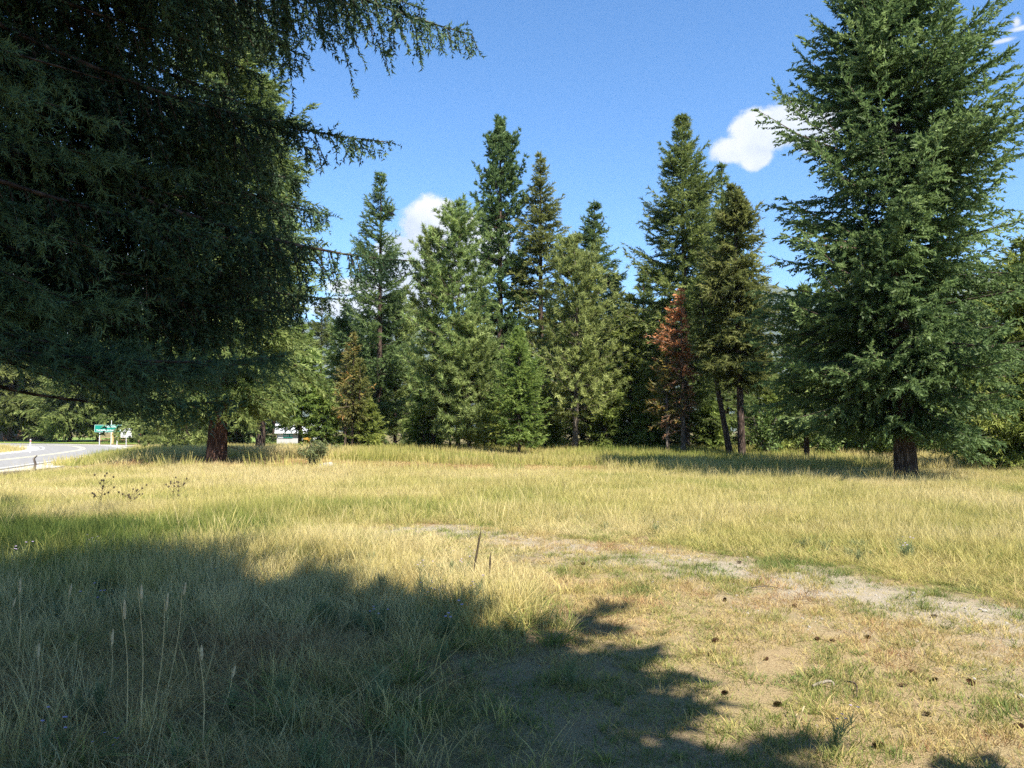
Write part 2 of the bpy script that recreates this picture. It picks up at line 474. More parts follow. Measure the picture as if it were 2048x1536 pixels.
def bark_mat(name, dark, mid, light, sc_=1.0):
    m, t = new_mat(name)
    tcn = t.node('ShaderNodeTexCoord').outputs['Object']
    mp = t.node('ShaderNodeMapping', {'Vector': tcn, 'Scale': (9.0 * sc_, 9.0 * sc_, 1.6 * sc_)})
    n = t.noise(mp.outputs[0], 1.6, 6.0, 0.65)
    vo = t.node('ShaderNodeTexVoronoi', {'Vector': mp.outputs[0], 'Scale': 1.3}, feature='DISTANCE_TO_EDGE')
    h = t.math('ADD', t.math('MULTIPLY', vo.outputs['Distance'], 1.3), t.math('MULTIPLY', n.outputs['Fac'], 0.7))
    c = t.ramp(h, [(0.25, dark), (0.55, mid), (0.95, light)])
    b = t.node('ShaderNodeBump', {'Height': h, 'Strength': 0.9, 'Distance': 0.04})
    p = t.node('ShaderNodeBsdfPrincipled', {'Base Color': c, 'Roughness': 0.95, 'Normal': b.outputs[0]}); p.inputs['Specular IOR Level'].default_value = 0.1
    t.node('ShaderNodeOutputMaterial', {'Surface': p.outputs[0]})
    return m


M_bark = bark_mat('furrowed_bark', (0.018, 0.013, 0.010), (0.066, 0.046, 0.036), (0.17, 0.125, 0.10))
M_bark_red = bark_mat('red_brown_bark', (0.016, 0.009, 0.007), (0.065, 0.034, 0.025), (0.16, 0.095, 0.068))
M_bark_grey = bark_mat('grey_bark', (0.035, 0.028, 0.022), (0.13, 0.105, 0.085), (0.28, 0.24, 0.20))
M_twig = simple_mat('dead_twig', (0.17, 0.14, 0.12), 0.9, 0.1, nscale=20, namp=0.3)


def tube(P, rad, sides=8, fiss=0.0, seed=0, cap=False):
    """swept tube along P (n,3) with radii; fiss roughens the surface"""
    P = np.asarray(P, float); rad = np.asarray(rad, float); n = len(P)
    T = unit(np.gradient(P, axis=0))
    ref = np.array([0, 0, 1.0]) if abs(T[:, 2]).mean() < 0.8 else np.array([0, 1.0, 0])
    A = unit(np.cross(T, ref)); B = np.cross(T, A)
    a = np.linspace(0, 2 * np.pi, sides, endpoint=False)
    rr = rad[:, None] * np.ones(sides)[None]
    if fiss:
        g = np.random.default_rng(seed)
        ridge = g.normal(size=sides) * 0.6
        rr = rr * (1 + fiss * (ridge[None] + 0.5 * g.normal(size=(n, sides))))
    ring = P[:, None] + rr[..., None] * (np.cos(a)[None, :, None] * A[:, None] + np.sin(a)[None, :, None] * B[:, None])
    i = np.arange(n * sides).reshape(n, sides)
    j = np.roll(i, -1, axis=1)
    F = np.stack([i[:-1], j[:-1], j[1:], i[1:]], -1).reshape(-1, 4)
    return ring.reshape(-1, 3), F


def joinq(parts):
    Vs, Fs, o = [], [], 0
    for v, f in parts:
        Vs.append(v); Fs.append(f + o); o += len(v)
    return np.concatenate(Vs), np.concatenate(Fs)


def needles(P, D, ln, wd, spread, g, along=None):
    """one slim triangle per point: base at P, leaning spread (0..1.5 rad) away from D"""
    n = len(P)
    perp = rand_perp(D, g)
    ang = spread * (0.45 + 0.75 * g.random(n))[:, None]
    d = unit(D * np.cos(ang) + perp * np.sin(ang))
    s = rand_perp(d, g) * (np.broadcast_to(wd, (n,))[:, None] * 0.5)
    L = np.broadcast_to(ln, (n,))[:, None] * (0.65 + 0.6 * g.random((n, 1)))
    return np.stack([P - s, P + s, P + d * L], 1)


def along(P0, D, L, sag, step, g, t0=0.0, jit=0.5):
    """points spaced by step along short curved shoots; returns points, tangents, shoot index, t"""
    k = np.maximum(1, np.round(L * (1 - t0) / step)).astype(int)
    own = np.repeat(np.arange(len(L)), k)
    first = np.cumsum(k) - k
    tt = (np.arange(k.sum()) - first[own] + g.random(k.sum()) * jit) / k[own]
    tt = t0 + (1 - t0) * np.clip(tt, 0, 1)
    Pp = P0[own] + D[own] * (L[own] * tt)[:, None]
    Pp[:, 2] -= sag[own] * L[own] * tt ** 2
    Tn = D[own].copy(); Tn[:, 2] -= 2 * sag[own] * tt
    return Pp, unit(Tn), own, tt


def tri_mesh(name, tris, tint):
    V = np.concatenate(tris).reshape(-1, 3); tn = np.concatenate(tint)
    return np_mesh(name, V, np.arange(len(V)).reshape(-1, 3), {'tint': ('FACE', np.clip(tn, 0, 1))})


TRI_TOTAL = [0]
WIDE, LONG, MORE = 1.55, 1.6, 1.3


def conifer(name, label, base, H, Rm, hb, seed, mat, bark, trunk_r, nb=150, nj=12, step=0.085, nl=0.15, nw=0.045, e_low=-0.05, e_top=0.75, droop=0.35,
            up=0.25, blen=0.42, hang=0.15, power=0.85, spread=0.75, tuft=0, lean=(0, 0), gap=0.0, group='conifers', cat='tree', tintbias=0.0, asym=0.0,
            asym_dir=0.0, fill=1.0, low_dead=0, profile=None, sides=9, tip_z=None, flare=0.5, bend=0.0, limb_r=0.024, tint_h=0.0, lvar=0.23, fillp=None):
    g = np.random.default_rng(seed)
    nw = nw * (WIDE if not tuft else 1.6); nl = nl * (LONG if not tuft else 1.2); nb = int(nb * MORE)
    root = empty(name, base); tag(root, label, cat, group)
    # trunk
    ts = np.linspace(0, 1, 14); zz = ts * H
    tx = lean[0] * ts * H + bend * np.sin(ts * 3.1) ; ty = lean[1] * ts * H + 0.4 * bend * np.sin(ts * 4 + 1)
    tr = trunk_r * (1 - ts) ** 0.8 + 0.012
    tr[0] *= 1 + flare
    zz2 = np.r_[-0.12, 0.12 * trunk_r * 6, zz[1:]]
    P = np.stack([np.interp(zz2, zz, tx), np.interp(zz2, zz, ty), zz2], -1)
    rr = np.r_[tr[0], trunk_r * 1.08, tr[1:]]
    parts = [tube(P, rr, max(sides, 12 if trunk_r > .3 else 8), 0.06, seed)]
    # branches, arranged in loose whorls
    u = np.sort(g.random(nb) ** 1.05)
    u = (np.round(u * 26) + g.normal(0, 0.22, nb)) / 26 * 0.6 + u * 0.4
    u = np.clip(u, 0, 0.985)
    z0 = hb + u * (H - hb)
    az = g.random(nb) * 2 * np.pi
    if profile is None:
        profile = [(0, .6), (.12, .95), (.3, 1), (.5, .9), (.7, .72), (.85, .46), (.94, .24), (1, .05)] if tuft else [(0, .72), (.1, 1), (.3, .97), (.5, .8), (.7, .54), (.85, .3), (.94, .14), (1, .02)]
    prof = np.interp(u, [a for a, b in profile], [b for a, b in profile])
    L = Rm * prof * np.clip(g.normal(0.9, lvar, nb), 0.35, 1.5) + 0.06
    if asym:
        L *= 1 + asym * np.cos(az - asym_dir)
    if gap:
        lump = vnoise(az * 1.3 + seed, z0, 1.3)
        L *= np.where(lump < gap, 0.45, 1.0)
    e0 = e_low + (e_top - e_low) * u ** 1.4 + g.normal(0, 0.09, nb)
    cx = np.interp(z0, zz, tx); cy = np.interp(z0, zz, ty)
    rad = np.stack([np.cos(az), np.sin(az)], -1)
    dr = droop * (1 - 0.6 * u) * (0.7 + 0.6 * g.random(nb)); upc = up * (0.6 + 0.8 * g.random(nb))

    def bpt(i, t):
        r = L[i] * t * 0.97
        out = np.empty((len(t), 3))
        out[:, 0] = cx[i] + rad[i, 0] * r; out[:, 1] = cy[i] + rad[i, 1] * r
        out[:, 2] = z0[i] + L[i] * (e0[i] * t - dr[i] * t ** 2 + upc[i] * t ** 3)
        return out

    def btan(i, t):
        out = np.empty((len(t), 3))
        out[:, 0] = rad[i, 0]; out[:, 1] = rad[i, 1]
        out[:, 2] = e0[i] - 2 * dr[i] * t + 3 * upc[i] * t ** 2
        return unit(out)

    # limbs as slim 3-sided tubes
    tq = np.array([0, .35, .7, 1.0])
    for i in range(nb):
        if L[i] < 0.5: continue
        Pb = bpt(np.full(4, i), tq)
        parts.append(tube(Pb, limb_r * (0.35 + L[i] / Rm) * np.array([1, .7, .42, .12]), 3))
    for _ in range(low_dead):                                # bare dead stubs below the crown
        zb = g.uniform(0.12, 1.0) * hb + 0.3; a = g.random() * 6.28; ll = g.uniform(0.3, 0.9) * Rm * 0.6
        tq2 = np.linspace(0, 1, 4); Pb = np.stack([np.cos(a) * ll * tq2, np.sin(a) * ll * tq2, zb + ll * (0.1 * tq2 - 0.45 * tq2 ** 2)], -1)
        Pb[:, 0] += np.interp(zb, zz, tx); Pb[:, 1] += np.interp(zb, zz, ty)
        parts.append(tube(Pb, 0.016 * np.array([1, .7, .5, .2]), 3))
    # branchlets
    bi = np.repeat(np.arange(nb), nj)
    tj = np.clip((np.tile(np.arange(nj), nb) + g.random(nb * nj)) / nj, 0, 1)
    tj = 0.06 + 0.94 * tj
    keep = g.random(len(bi)) < fill * np.clip(L[bi] / (0.35 * Rm), 0.35, 1)
    if fillp: keep &= g.random(len(bi)) < np.interp(u[bi], [a for a, b in fillp], [b for a, b in fillp])
    bi, tj = bi[keep], tj[keep]
    P0 = bpt(bi, tj); T = btan(bi, tj)
    side = np.stack([-rad[bi, 1], rad[bi, 0], np.zeros(len(bi))], -1) * np.where(g.random(len(bi)) < .5, -1, 1)[:, None]
    mix = g.uniform(0.35, 1.0, len(bi))[:, None]
    D = T * (1.0 - 0.35 * mix) + side * mix * (0.5 + 0.5 * (1 - tj[:, None] ** 3)) + np.array([0, 0, 1.0]) * (g.normal(0.02, 0.18, len(bi)) - hang)[:, None]
    D = unit(D)
    Lb = blen * Rm * (0.22 + 0.9 * (1 - tj)) * np.clip(L[bi] / (0.6 * Rm), 0.35, 1.1) * g.uniform(0.6, 1.25, len(bi))
    Lb = np.clip(Lb, 0.10, None)
    tris, tint = [], []
    base_t = (g.normal(0.42, 0.16, nb) + tint_h * (u - .55))[bi] + tintbias
    if tuft:
        # clusters of long needles at the shoot ends
        nsub = 3
        own = np.repeat(np.arange(len(Lb)), nsub)
        q = np.clip(0.45 + 0.55 * g.random(len(own)), 0, 1)
        tip = P0[own] + D[own] * (Lb[own] * q)[:, None] + g.normal(0, 0.05, (len(own), 3))
        tip[:, 2] += 0.08 * Lb[own] * q
        axis = unit(D[own] + np.array([0, 0, 0.45]) + g.normal(0, 0.3, (len(own), 3)))
        o2 = np.repeat(np.arange(len(own)), tuft)
        Pn = tip[o2] - axis[o2] * (g.random(len(o2)) * nl * 0.7)[:, None]
        tris.append(needles(Pn, axis[o2], nl, nw, spread * 1.35, g))
        tint.append(base_t[own][o2] + g.normal(0, 0.13, len(o2)) + g.normal(0, 0.12, len(own))[o2])
    else:
        sag = g.uniform(0.0, 0.5, len(Lb)) * (0.3 + hang)
        Pn, Tn, own, tt = along(P0, D, Lb, sag, step, g)
        rep = 2
        Pn = np.repeat(Pn, rep, 0); Tn = np.repeat(Tn, rep, 0); o2 = np.repeat(own, rep); t2 = np.repeat(tt, rep)
        tris.append(needles(Pn, Tn, nl, nw, spread, g))
        tint.append(base_t[o2] + 0.22 * (t2 - 0.5) + 0.28 * (tj[o2] - 0.6) + g.normal(0, 0.1, len(o2)))
        # needles on the branch itself towards its end
        Pm, Tm, om, tm = along(np.zeros((nb, 3)), np.zeros((nb, 3)), L * (1.0 if not fillp else .35), np.zeros(nb), step * 0.9, g, 0.25)
        Pm = bpt(om, tm); Tm = btan(om, tm)
        tris.append(needles(Pm, Tm, nl, nw, spread, g)); tint.append(np.full(len(Pm), 0.5 + tintbias) + 0.25 * (tm - .5) + g.normal(0, .1, len(Pm)))
    # leader
    zl = H - g.random(40) ** 1.5 * min(1.2, H * .12)
    Pl = np.stack([np.interp(zl, zz, tx), np.interp(zl, zz, ty), zl], -1)
    tris.append(needles(Pl, np.tile([0, 0, 1.0], (40, 1)), nl * 1.1, nw, 0.8, g)); tint.append(np.full(40, 0.6 + tintbias))
    TRI_TOTAL[0] += sum(len(x) for x in tris)
    print('TREE', label[:30], '| H %.1f R %.1f' % (H, Rm), sum(len(x) for x in tris))
    Vt, Ft = joinq(parts)
    link('trunk', np_mesh('trunk', Vt, Ft, smooth=True), bark, root)
    link('crown', tri_mesh('crown', tris, tint), mat, root)
    return root


def tree_px(px, py_base, py_top, halfw, d=None, **kw):
    """place a conifer by where its foot and tip stand in the photograph (real size follows from the distance)"""
    if d is None:
        b = ground_at(px, py_base); d = b[1]
    else:
        X = at(px, HOR, d); b = np.array([X[0], d, gz(X[0], d)])
    top = at(px, py_top, d)
    H = top[2] - b[2]
    return dict(base=tuple(b), H=H, Rm=halfw / FPX * d)


FIR = dict(mat=M_fir, bark=M_bark)
G_EDGE = 'conifers along the edge of the meadow'
G_BACK = 'conifers behind the front row'
G_FAR = 'conifers beyond the road'


def T(name, label, px, pyb, pyt, hw, d=None, hbf=0.1, **kw):
    g = tree_px(px, pyb, pyt, hw, d)
    kw.setdefault('mat', M_fir); kw.setdefault('bark', M_bark)
    kw.setdefault('trunk_r', 0.011 * g['H'] + 0.03)
    return conifer(name, label, g['base'], g['H'], g['Rm'], hbf * g['H'], kw.pop('seed', int(px * 7 + pyt) % 9999), **kw)


# --- the big fir at the right of the meadow
T('fir_tree', 'very large spreading fir with a thick flared bare trunk base standing in open grass', 1812, 960, -190, 290, hbf=0.105, trunk_r=0.33, nb=360, nj=28, step=0.075,
  nl=0.098, nw=0.050, lvar=.14, droop=0.34, up=0.34, blen=0.28, hang=0.24, power=0.62, spread=0.8, mat=M_fir_blue, gap=0.24, group=G_EDGE, sides=18, limb_r=0.034, flare=0.75, e_low=-0.12, low_dead=6,
  profile=[(0, .62), (.08, .95), (.2, 1.0), (.35, .98), (.5, .86), (.65, .66), (.75, .49), (.87, .28), (1, .04)])
T('fir_tree', 'broad fir with drooping skirt whose boughs mingle with the very large fir', 2065, 948, 480, 170, hbf=0.05, nb=230, nj=16, step=0.075, nl=0.12, nw=0.036, mat=M_fir_young,
  droop=0.5, blen=0.35, hang=0.3, power=0.5, gap=0.22, group=G_EDGE)
T('fir_tree', 'bushy dark fir with bare shrubby stems round its foot beside the very large fir', 1614, 932, 570, 66, hbf=0.2, nb=170, nj=13, droop=0.5, hang=0.3, power=0.6, gap=0.25, mat=M_fir, group=G_EDGE, low_dead=10)
# --- right of centre
T('fir_tree', 'tall dark full-skirted fir behind the dead red tree', 1372, 904, 232, 122, d=46, hbf=0.08, nb=300, nj=15, power=0.62, droop=0.25, up=0.3, blen=0.36, gap=0.2, mat=M_fir, group=G_EDGE, trunk_r=0.24)
T('fir_tree', 'slender dark fir tip rising between the tall dark fir and the olive fir', 1452, 896, 328, 70, d=50, hbf=0.1, nb=200, nj=12, power=0.7, mat=M_fir, group=G_BACK)
T('fir_tree', 'olive brown conifer on a long straight bare dark trunk', 1484, 921, 372, 84, hbf=0.28, nb=240, nj=14, power=0.5, droop=0.4, hang=0.22, gap=0.28, mat=M_fir_olive, group=G_EDGE, trunk_r=0.2, low_dead=26, lean=(-0.012, 0), flare=0.25,
  profile=[(0, .75), (.15, 1), (.35, .95), (.6, .72), (.8, .45), (1, .05)])
T('fir_tree', 'thin conifer whose dark trunk leans away from the long straight trunk', 1462, 919, 560, 46, hbf=0.5, nb=70, nj=9, mat=M_fir_olive, group=G_EDGE, lean=(-0.17, 0), low_dead=14, fill=.5, trunk_r=0.17)
T('dead_tree', 'dead conifer with rust red needles above grey brown bare twigs', 1366, 912, 578, 64, d=42, hbf=0.16, nb=150, nj=11, tint_h=1.1, gap=.5, asym=.5, asym_dir=3.0, mat=M_dead, bark=M_bark_grey, group='dead and dying trees', tintbias=0.22, fill=0.85, fillp=[(0, .2), (.3, .3), (.45, .9), (1, 1)], droop=0.45, hang=0.25, low_dead=24, nl=.11, nw=.035,
  profile=[(0, .85), (.25, .7), (.45, 1.0), (.58, .85), (.7, .38), (.85, .2), (1, .04)])
T('dead_tree', 'thin grey dying tree with a few yellow sprays beside the rust red one', 1335, 914, 690, 40, hbf=0.3, nb=60, nj=8, mat=M_pine_yel, bark=M_bark_grey, group='dead and dying trees', fill=0.5, low_dead=20, tintbias=.2)
T('fir_tree', 'bright green fir of middle height between pale pine and dead red tree', 1262, 900, 590, 66, d=47, hbf=0.05, nb=170, nj=12, mat=M_fir_young, group=G_EDGE, power=.7)
T('pine_tree', 'pale green bushy pine with a crooked grey lower trunk', 1150, 908, 478, 96, hbf=0.14, nb=170, nj=8, tuft=9, nl=0.23, nw=0.036, mat=M_pine, bark=M_bark_grey, group=G_EDGE, power=0.45, e_low=0.1, e_top=0.9, droop=0.1, up=0.25, blen=0.3, low_dead=8, bend=0.12)
T('fir_tree', 'dark pointed fir rising behind the pale bushy pine', 1192, 896, 402, 88, d=52, hbf=0.1, nb=220, nj=12, power=0.62, mat=M_fir_blue, group=G_BACK, gap=.2)
T('fir_tree', 'small bright green fir standing alone in front of the pines', 1038, 917, 655, 62, hbf=0.13, nb=150, nj=13, mat=M_fir_young, group=G_EDGE, droop=0.2, up=0.3, power=0.8, nl=.11, nw=.03, step=.07, trunk_r=0.09)
# --- centre
T('spruce_tree', 'tallest narrow conifer with dense clumped blue green foliage', 1000, 893, 238, 70, d=52, hbf=0.12, nb=230, nj=10, tuft=8, nl=0.2, nw=0.05, mat=M_fir_blue, group=G_EDGE, power=.55, e_low=-.1, e_top=1.1, droop=.2, up=.35, blen=.42, gap=.28)
T('fir_tree', 'tall sparse brownish fir beside the tallest narrow conifer', 1082, 894, 306, 82, d=51, hbf=0.12, nb=230, nj=12, mat=M_fir_olive, group=G_EDGE, power=.62, fill=.8, e_top=.9, gap=.25, tintbias=.08, low_dead=20)
T('pine_tree', 'open crowned pine with white cloud behind its top', 916, 909, 405, 98, hbf=0.14, nb=150, nj=8, tuft=9, nl=0.24, nw=0.034, mat=M_pine, group=G_EDGE, power=0.5, e_low=0.05, e_top=0.95, droop=.1, up=.3, blen=.3, gap=.32, low_dead=10, trunk_r=.14)
T('pine_tree', 'slim pine growing close against the open crowned pine', 866, 907, 462, 68, hbf=0.2, nb=110, nj=8, tuft=9, nl=0.24, nw=0.034, mat=M_pine, group=G_EDGE, power=0.45, e_low=0.05, e_top=.95, droop=.1, up=.3, blen=.36, gap=.35, low_dead=10, trunk_r=.11)
T('pine_tree', 'low spreading young pine at the foot of the open crowned pine', 938, 911, 640, 80, hbf=0.12, nb=120, nj=8, tuft=9, nl=0.24, nw=0.034, mat=M_pine, group=G_EDGE, power=0.4, e_low=0.1, e_top=.8, droop=.12, up=.25, blen=.3, trunk_r=.10, low_dead=6)
T('pine_tree', 'short thin pine stem squeezed between two taller pines', 900, 909, 700, 46, hbf=0.3, nb=70, nj=8, tuft=8, nl=0.22, nw=0.034, mat=M_pine, group=G_EDGE, power=0.4, trunk_r=.07, low_dead=6)
T('pine_tree', 'yellow green pine with a dark trunk beside orange tinged trees', 790, 905, 592, 88, hbf=0.14, nb=140, nj=8, tuft=9, nl=0.23, nw=0.034, mat=M_pine, group=G_EDGE, power=0.42, e_low=.05, e_top=.9, blen=.3, tintbias=.12, low_dead=8, trunk_r=.12)
T('pine_tree', 'lower pine leaning on the yellow green pine', 759, 904, 660, 56, hbf=0.2, nb=100, nj=8, tuft=8, nl=0.22, nw=0.034, mat=M_pine, group=G_EDGE, power=0.4, lean=(.01, 0), trunk_r=.12, low_dead=6)
T('fir_tree', 'pale pointed fir with open tiers against the sky', 757, 892, 346, 84, d=54, hbf=0.1, nb=170, nj=12, mat=M_fir_blue, group=G_BACK, power=.78, e_low=-.05, e_top=.8, droop=.15, up=.4, gap=.2, tintbias=.1)
for px, pyb, pyt, hw, lab in ((690, 907, 690, 34, 'stressed thin conifer with orange needles on the outside of its clump'), (705, 908, 668, 36, 'stressed thin conifer with orange needles in the middle of its clump'),
                              (718, 908, 720, 30, 'short stressed conifer with orange needles hugging its taller neighbours'), (672, 903, 740, 30, 'shortest stressed conifer with olive orange needles by the bush')):
    T('stressed_tree', lab, px, pyb, pyt, hw, hbf=0.28, nb=90, nj=9, mat=M_pine_yel if px in (705, 690) else M_fir_olive, group='dead and dying trees', power=.45, low_dead=14, fill=.65, gap=.35, trunk_r=.075, nl=.13, nw=.04, tintbias=.1)
T('fir_tree', 'small fir with low green boughs over the white building', 600, 893, 640, 60, d=46, hbf=0.22, nb=130, nj=11, mat=M_fir_young, group=G_EDGE, power=.6, low_dead=8, trunk_r=.12)
T('fir_tree', 'tall pale fir partly hidden by dark overhanging boughs', 521, 908, 150, 110, d=40, hbf=0.2, nb=260, nj=13, mat=M_pine, group=G_EDGE, power=.5, droop=.4, hang=.2, trunk_r=.24, gap=.22)
T('fir_tree', 'old fir with thick red brown trunk beside a patch of flattened straw', 434, 925, -120, 190, hbf=0.11, nb=260, nj=16, mat=M_fir, bark=M_bark_red, group=G_EDGE, power=.5, trunk_r=.36, droop=.5, hang=.25, gap=.15, sides=16, low_dead=10, flare=.3)
T('pine_tree', 'low pine with feathery boughs reaching the ground near the road sign', 372, 893, 690, 74, d=56, hbf=0.03, nb=120, nj=8, tuft=8, nl=.24, nw=.04, mat=M_pine, group=G_EDGE, power=.35, e_low=-.1, droop=.3, blen=.35)
T('pine_tree', 'low dull pine with feathery boughs close behind the road sign', 318, 888, 740, 66, hbf=0.03, d=78, nb=120, nj=8, tuft=8, nl=.3, nw=.05, mat=M_fir_olive, group=G_EDGE, power=.35, droop=.3, blen=.35, tintbias=.15)
for px, pyt, hw, dd, lab in ((848, 772, 44, 47, 'knee of young fir green between the slim pine and the yellow green pine'), (985, 770, 46, 48, 'young fir crowded between the spreading pine and the small bright fir'), (1092, 765, 44, 47, 'young fir tucked between the small bright fir and the pale pine'),
                             (1212, 750, 50, 46, 'young fir skirting the pale bushy pine'), (1300, 770, 44, 46, 'young fir filling in below the bright green fir'), (1420, 800, 40, 46, 'young fir behind the leaning trunk'), (645, 770, 44, 46, 'young fir beside the shortest stressed conifer'), (735, 800, 36, 46, 'young fir under the lower pine'), (1543, 715, 40, 44, 'young fir between the long straight trunk and the bushy dark fir'),
                             (1588, 745, 44, 46, 'young fir behind the bushy dark fir'), (1690, 700, 52, 44, 'young fir under the outer boughs of the very large fir'), (1745, 740, 50, 42, 'young fir close behind the thick flared trunk'), (1880, 720, 54, 41, 'young fir behind the tall leafy bush with bare stems')):
    T('fir_tree', lab.replace('knee of young fir green', 'young fir'), px, 0, pyt, hw, d=dd, hbf=0.03, nb=110, nj=9, mat=M_fir_young, group=G_EDGE, seed=int(px))
# --- second row, behind
back = [(548, 92, 600, 70), (640, 92, 600, 60), (690, 58, 610, 64), (735, 70, 620, 70), (830, 84, 700, 60), (960, 62, 560, 70), (1040, 66, 520, 74), (1110, 60, 600, 70), (1165, 64, 560, 70), (1230, 58, 560, 64),
        (1290, 62, 540, 70), (1330, 56, 600, 64), (1405, 58, 470, 66), (1496, 60, 600, 50), (1530, 56, 710, 50), (1600, 68, 745, 60), (1660, 60, 560, 80), (1720, 56, 480, 90), (1790, 60, 500, 90), (1880, 58, 560, 90), (1950, 52, 590, 86), (2010, 50, 620, 80), (2100, 48, 470, 110)]
BEHIND = ['the tall pale fir', 'the small fir over the white shed', 'the orange tinged clump', 'the pale pointed fir', 'the gap between two pines, far back', 'the young spreading pine', 'the tall brownish fir, low in its shade', 'the small bright fir', 'the pale bushy pine',
          'the bright green fir of middle height', 'the thin grey dying tree', 'the dead red tree, low in its shade', 'the tall dark fir, close to its skirt', 'the long straight dark trunk', 'the bright leafy bush', 'the gap where the blue ridge shows', 'the bushy dark fir', 'the very large fir, under its outer boughs',
          'the thick flared trunk', 'the tall leafy bush with bare stems', 'the pale leafy bush with dark stems', 'the grey green bush', 'the broad drooping fir']
for i, (px, d, pyt, hw) in enumerate(back):
    T('fir_tree', 'shaded conifer standing behind ' + BEHIND[i], px, 0, pyt, hw, d=d, hbf=0.04, nb=130, nj=9, step=.13, nl=.22, nw=.075, mat=(M_fir, M_fir_olive, M_fir, M_fir_blue)[i % 4], group=G_BACK, power=.6, seed=500 + i, limb_r=.02)
# --- across the road at the left
FARL = ['huge conifer across the road at the end of the lawn', 'conifer with bare pale trunk beside the teal roofed cabin', 'conifer rising straight behind the teal roofed cabin', 'conifer standing over the far picnic table',
        'conifer standing behind the green road sign', 'conifer standing behind the route number signs', 'conifer standing behind the black mailbox', 'conifer across the road behind the low dull pine', 'conifer across the road behind the low feathery pine', 'conifer across the road behind the thick red brown trunk']
far = [(-60, 118, 560, 120), (20, 112, 640, 80), (85, 120, 600, 90), (140, 108, 690, 80), (195, 122, 620, 90), (255, 112, 600, 90), (300, 105, 650, 80), (350, 112, 560, 90), (420, 100, 600, 100), (470, 96, 560, 90)]
for i, (px, d, pyt, hw) in enumerate(far):
    T('fir_tree', FARL[i], px, 0, pyt, hw, d=d, hbf=0.16 if i < 6 else .06, nb=170, nj=10, step=.2, nl=.36, nw=.12, mat=(M_fir, M_fir_olive, M_fir)[i % 3], group=G_FAR, power=.5, droop=.45, hang=.25, seed=700 + i, limb_r=.03, trunk_r=.28)
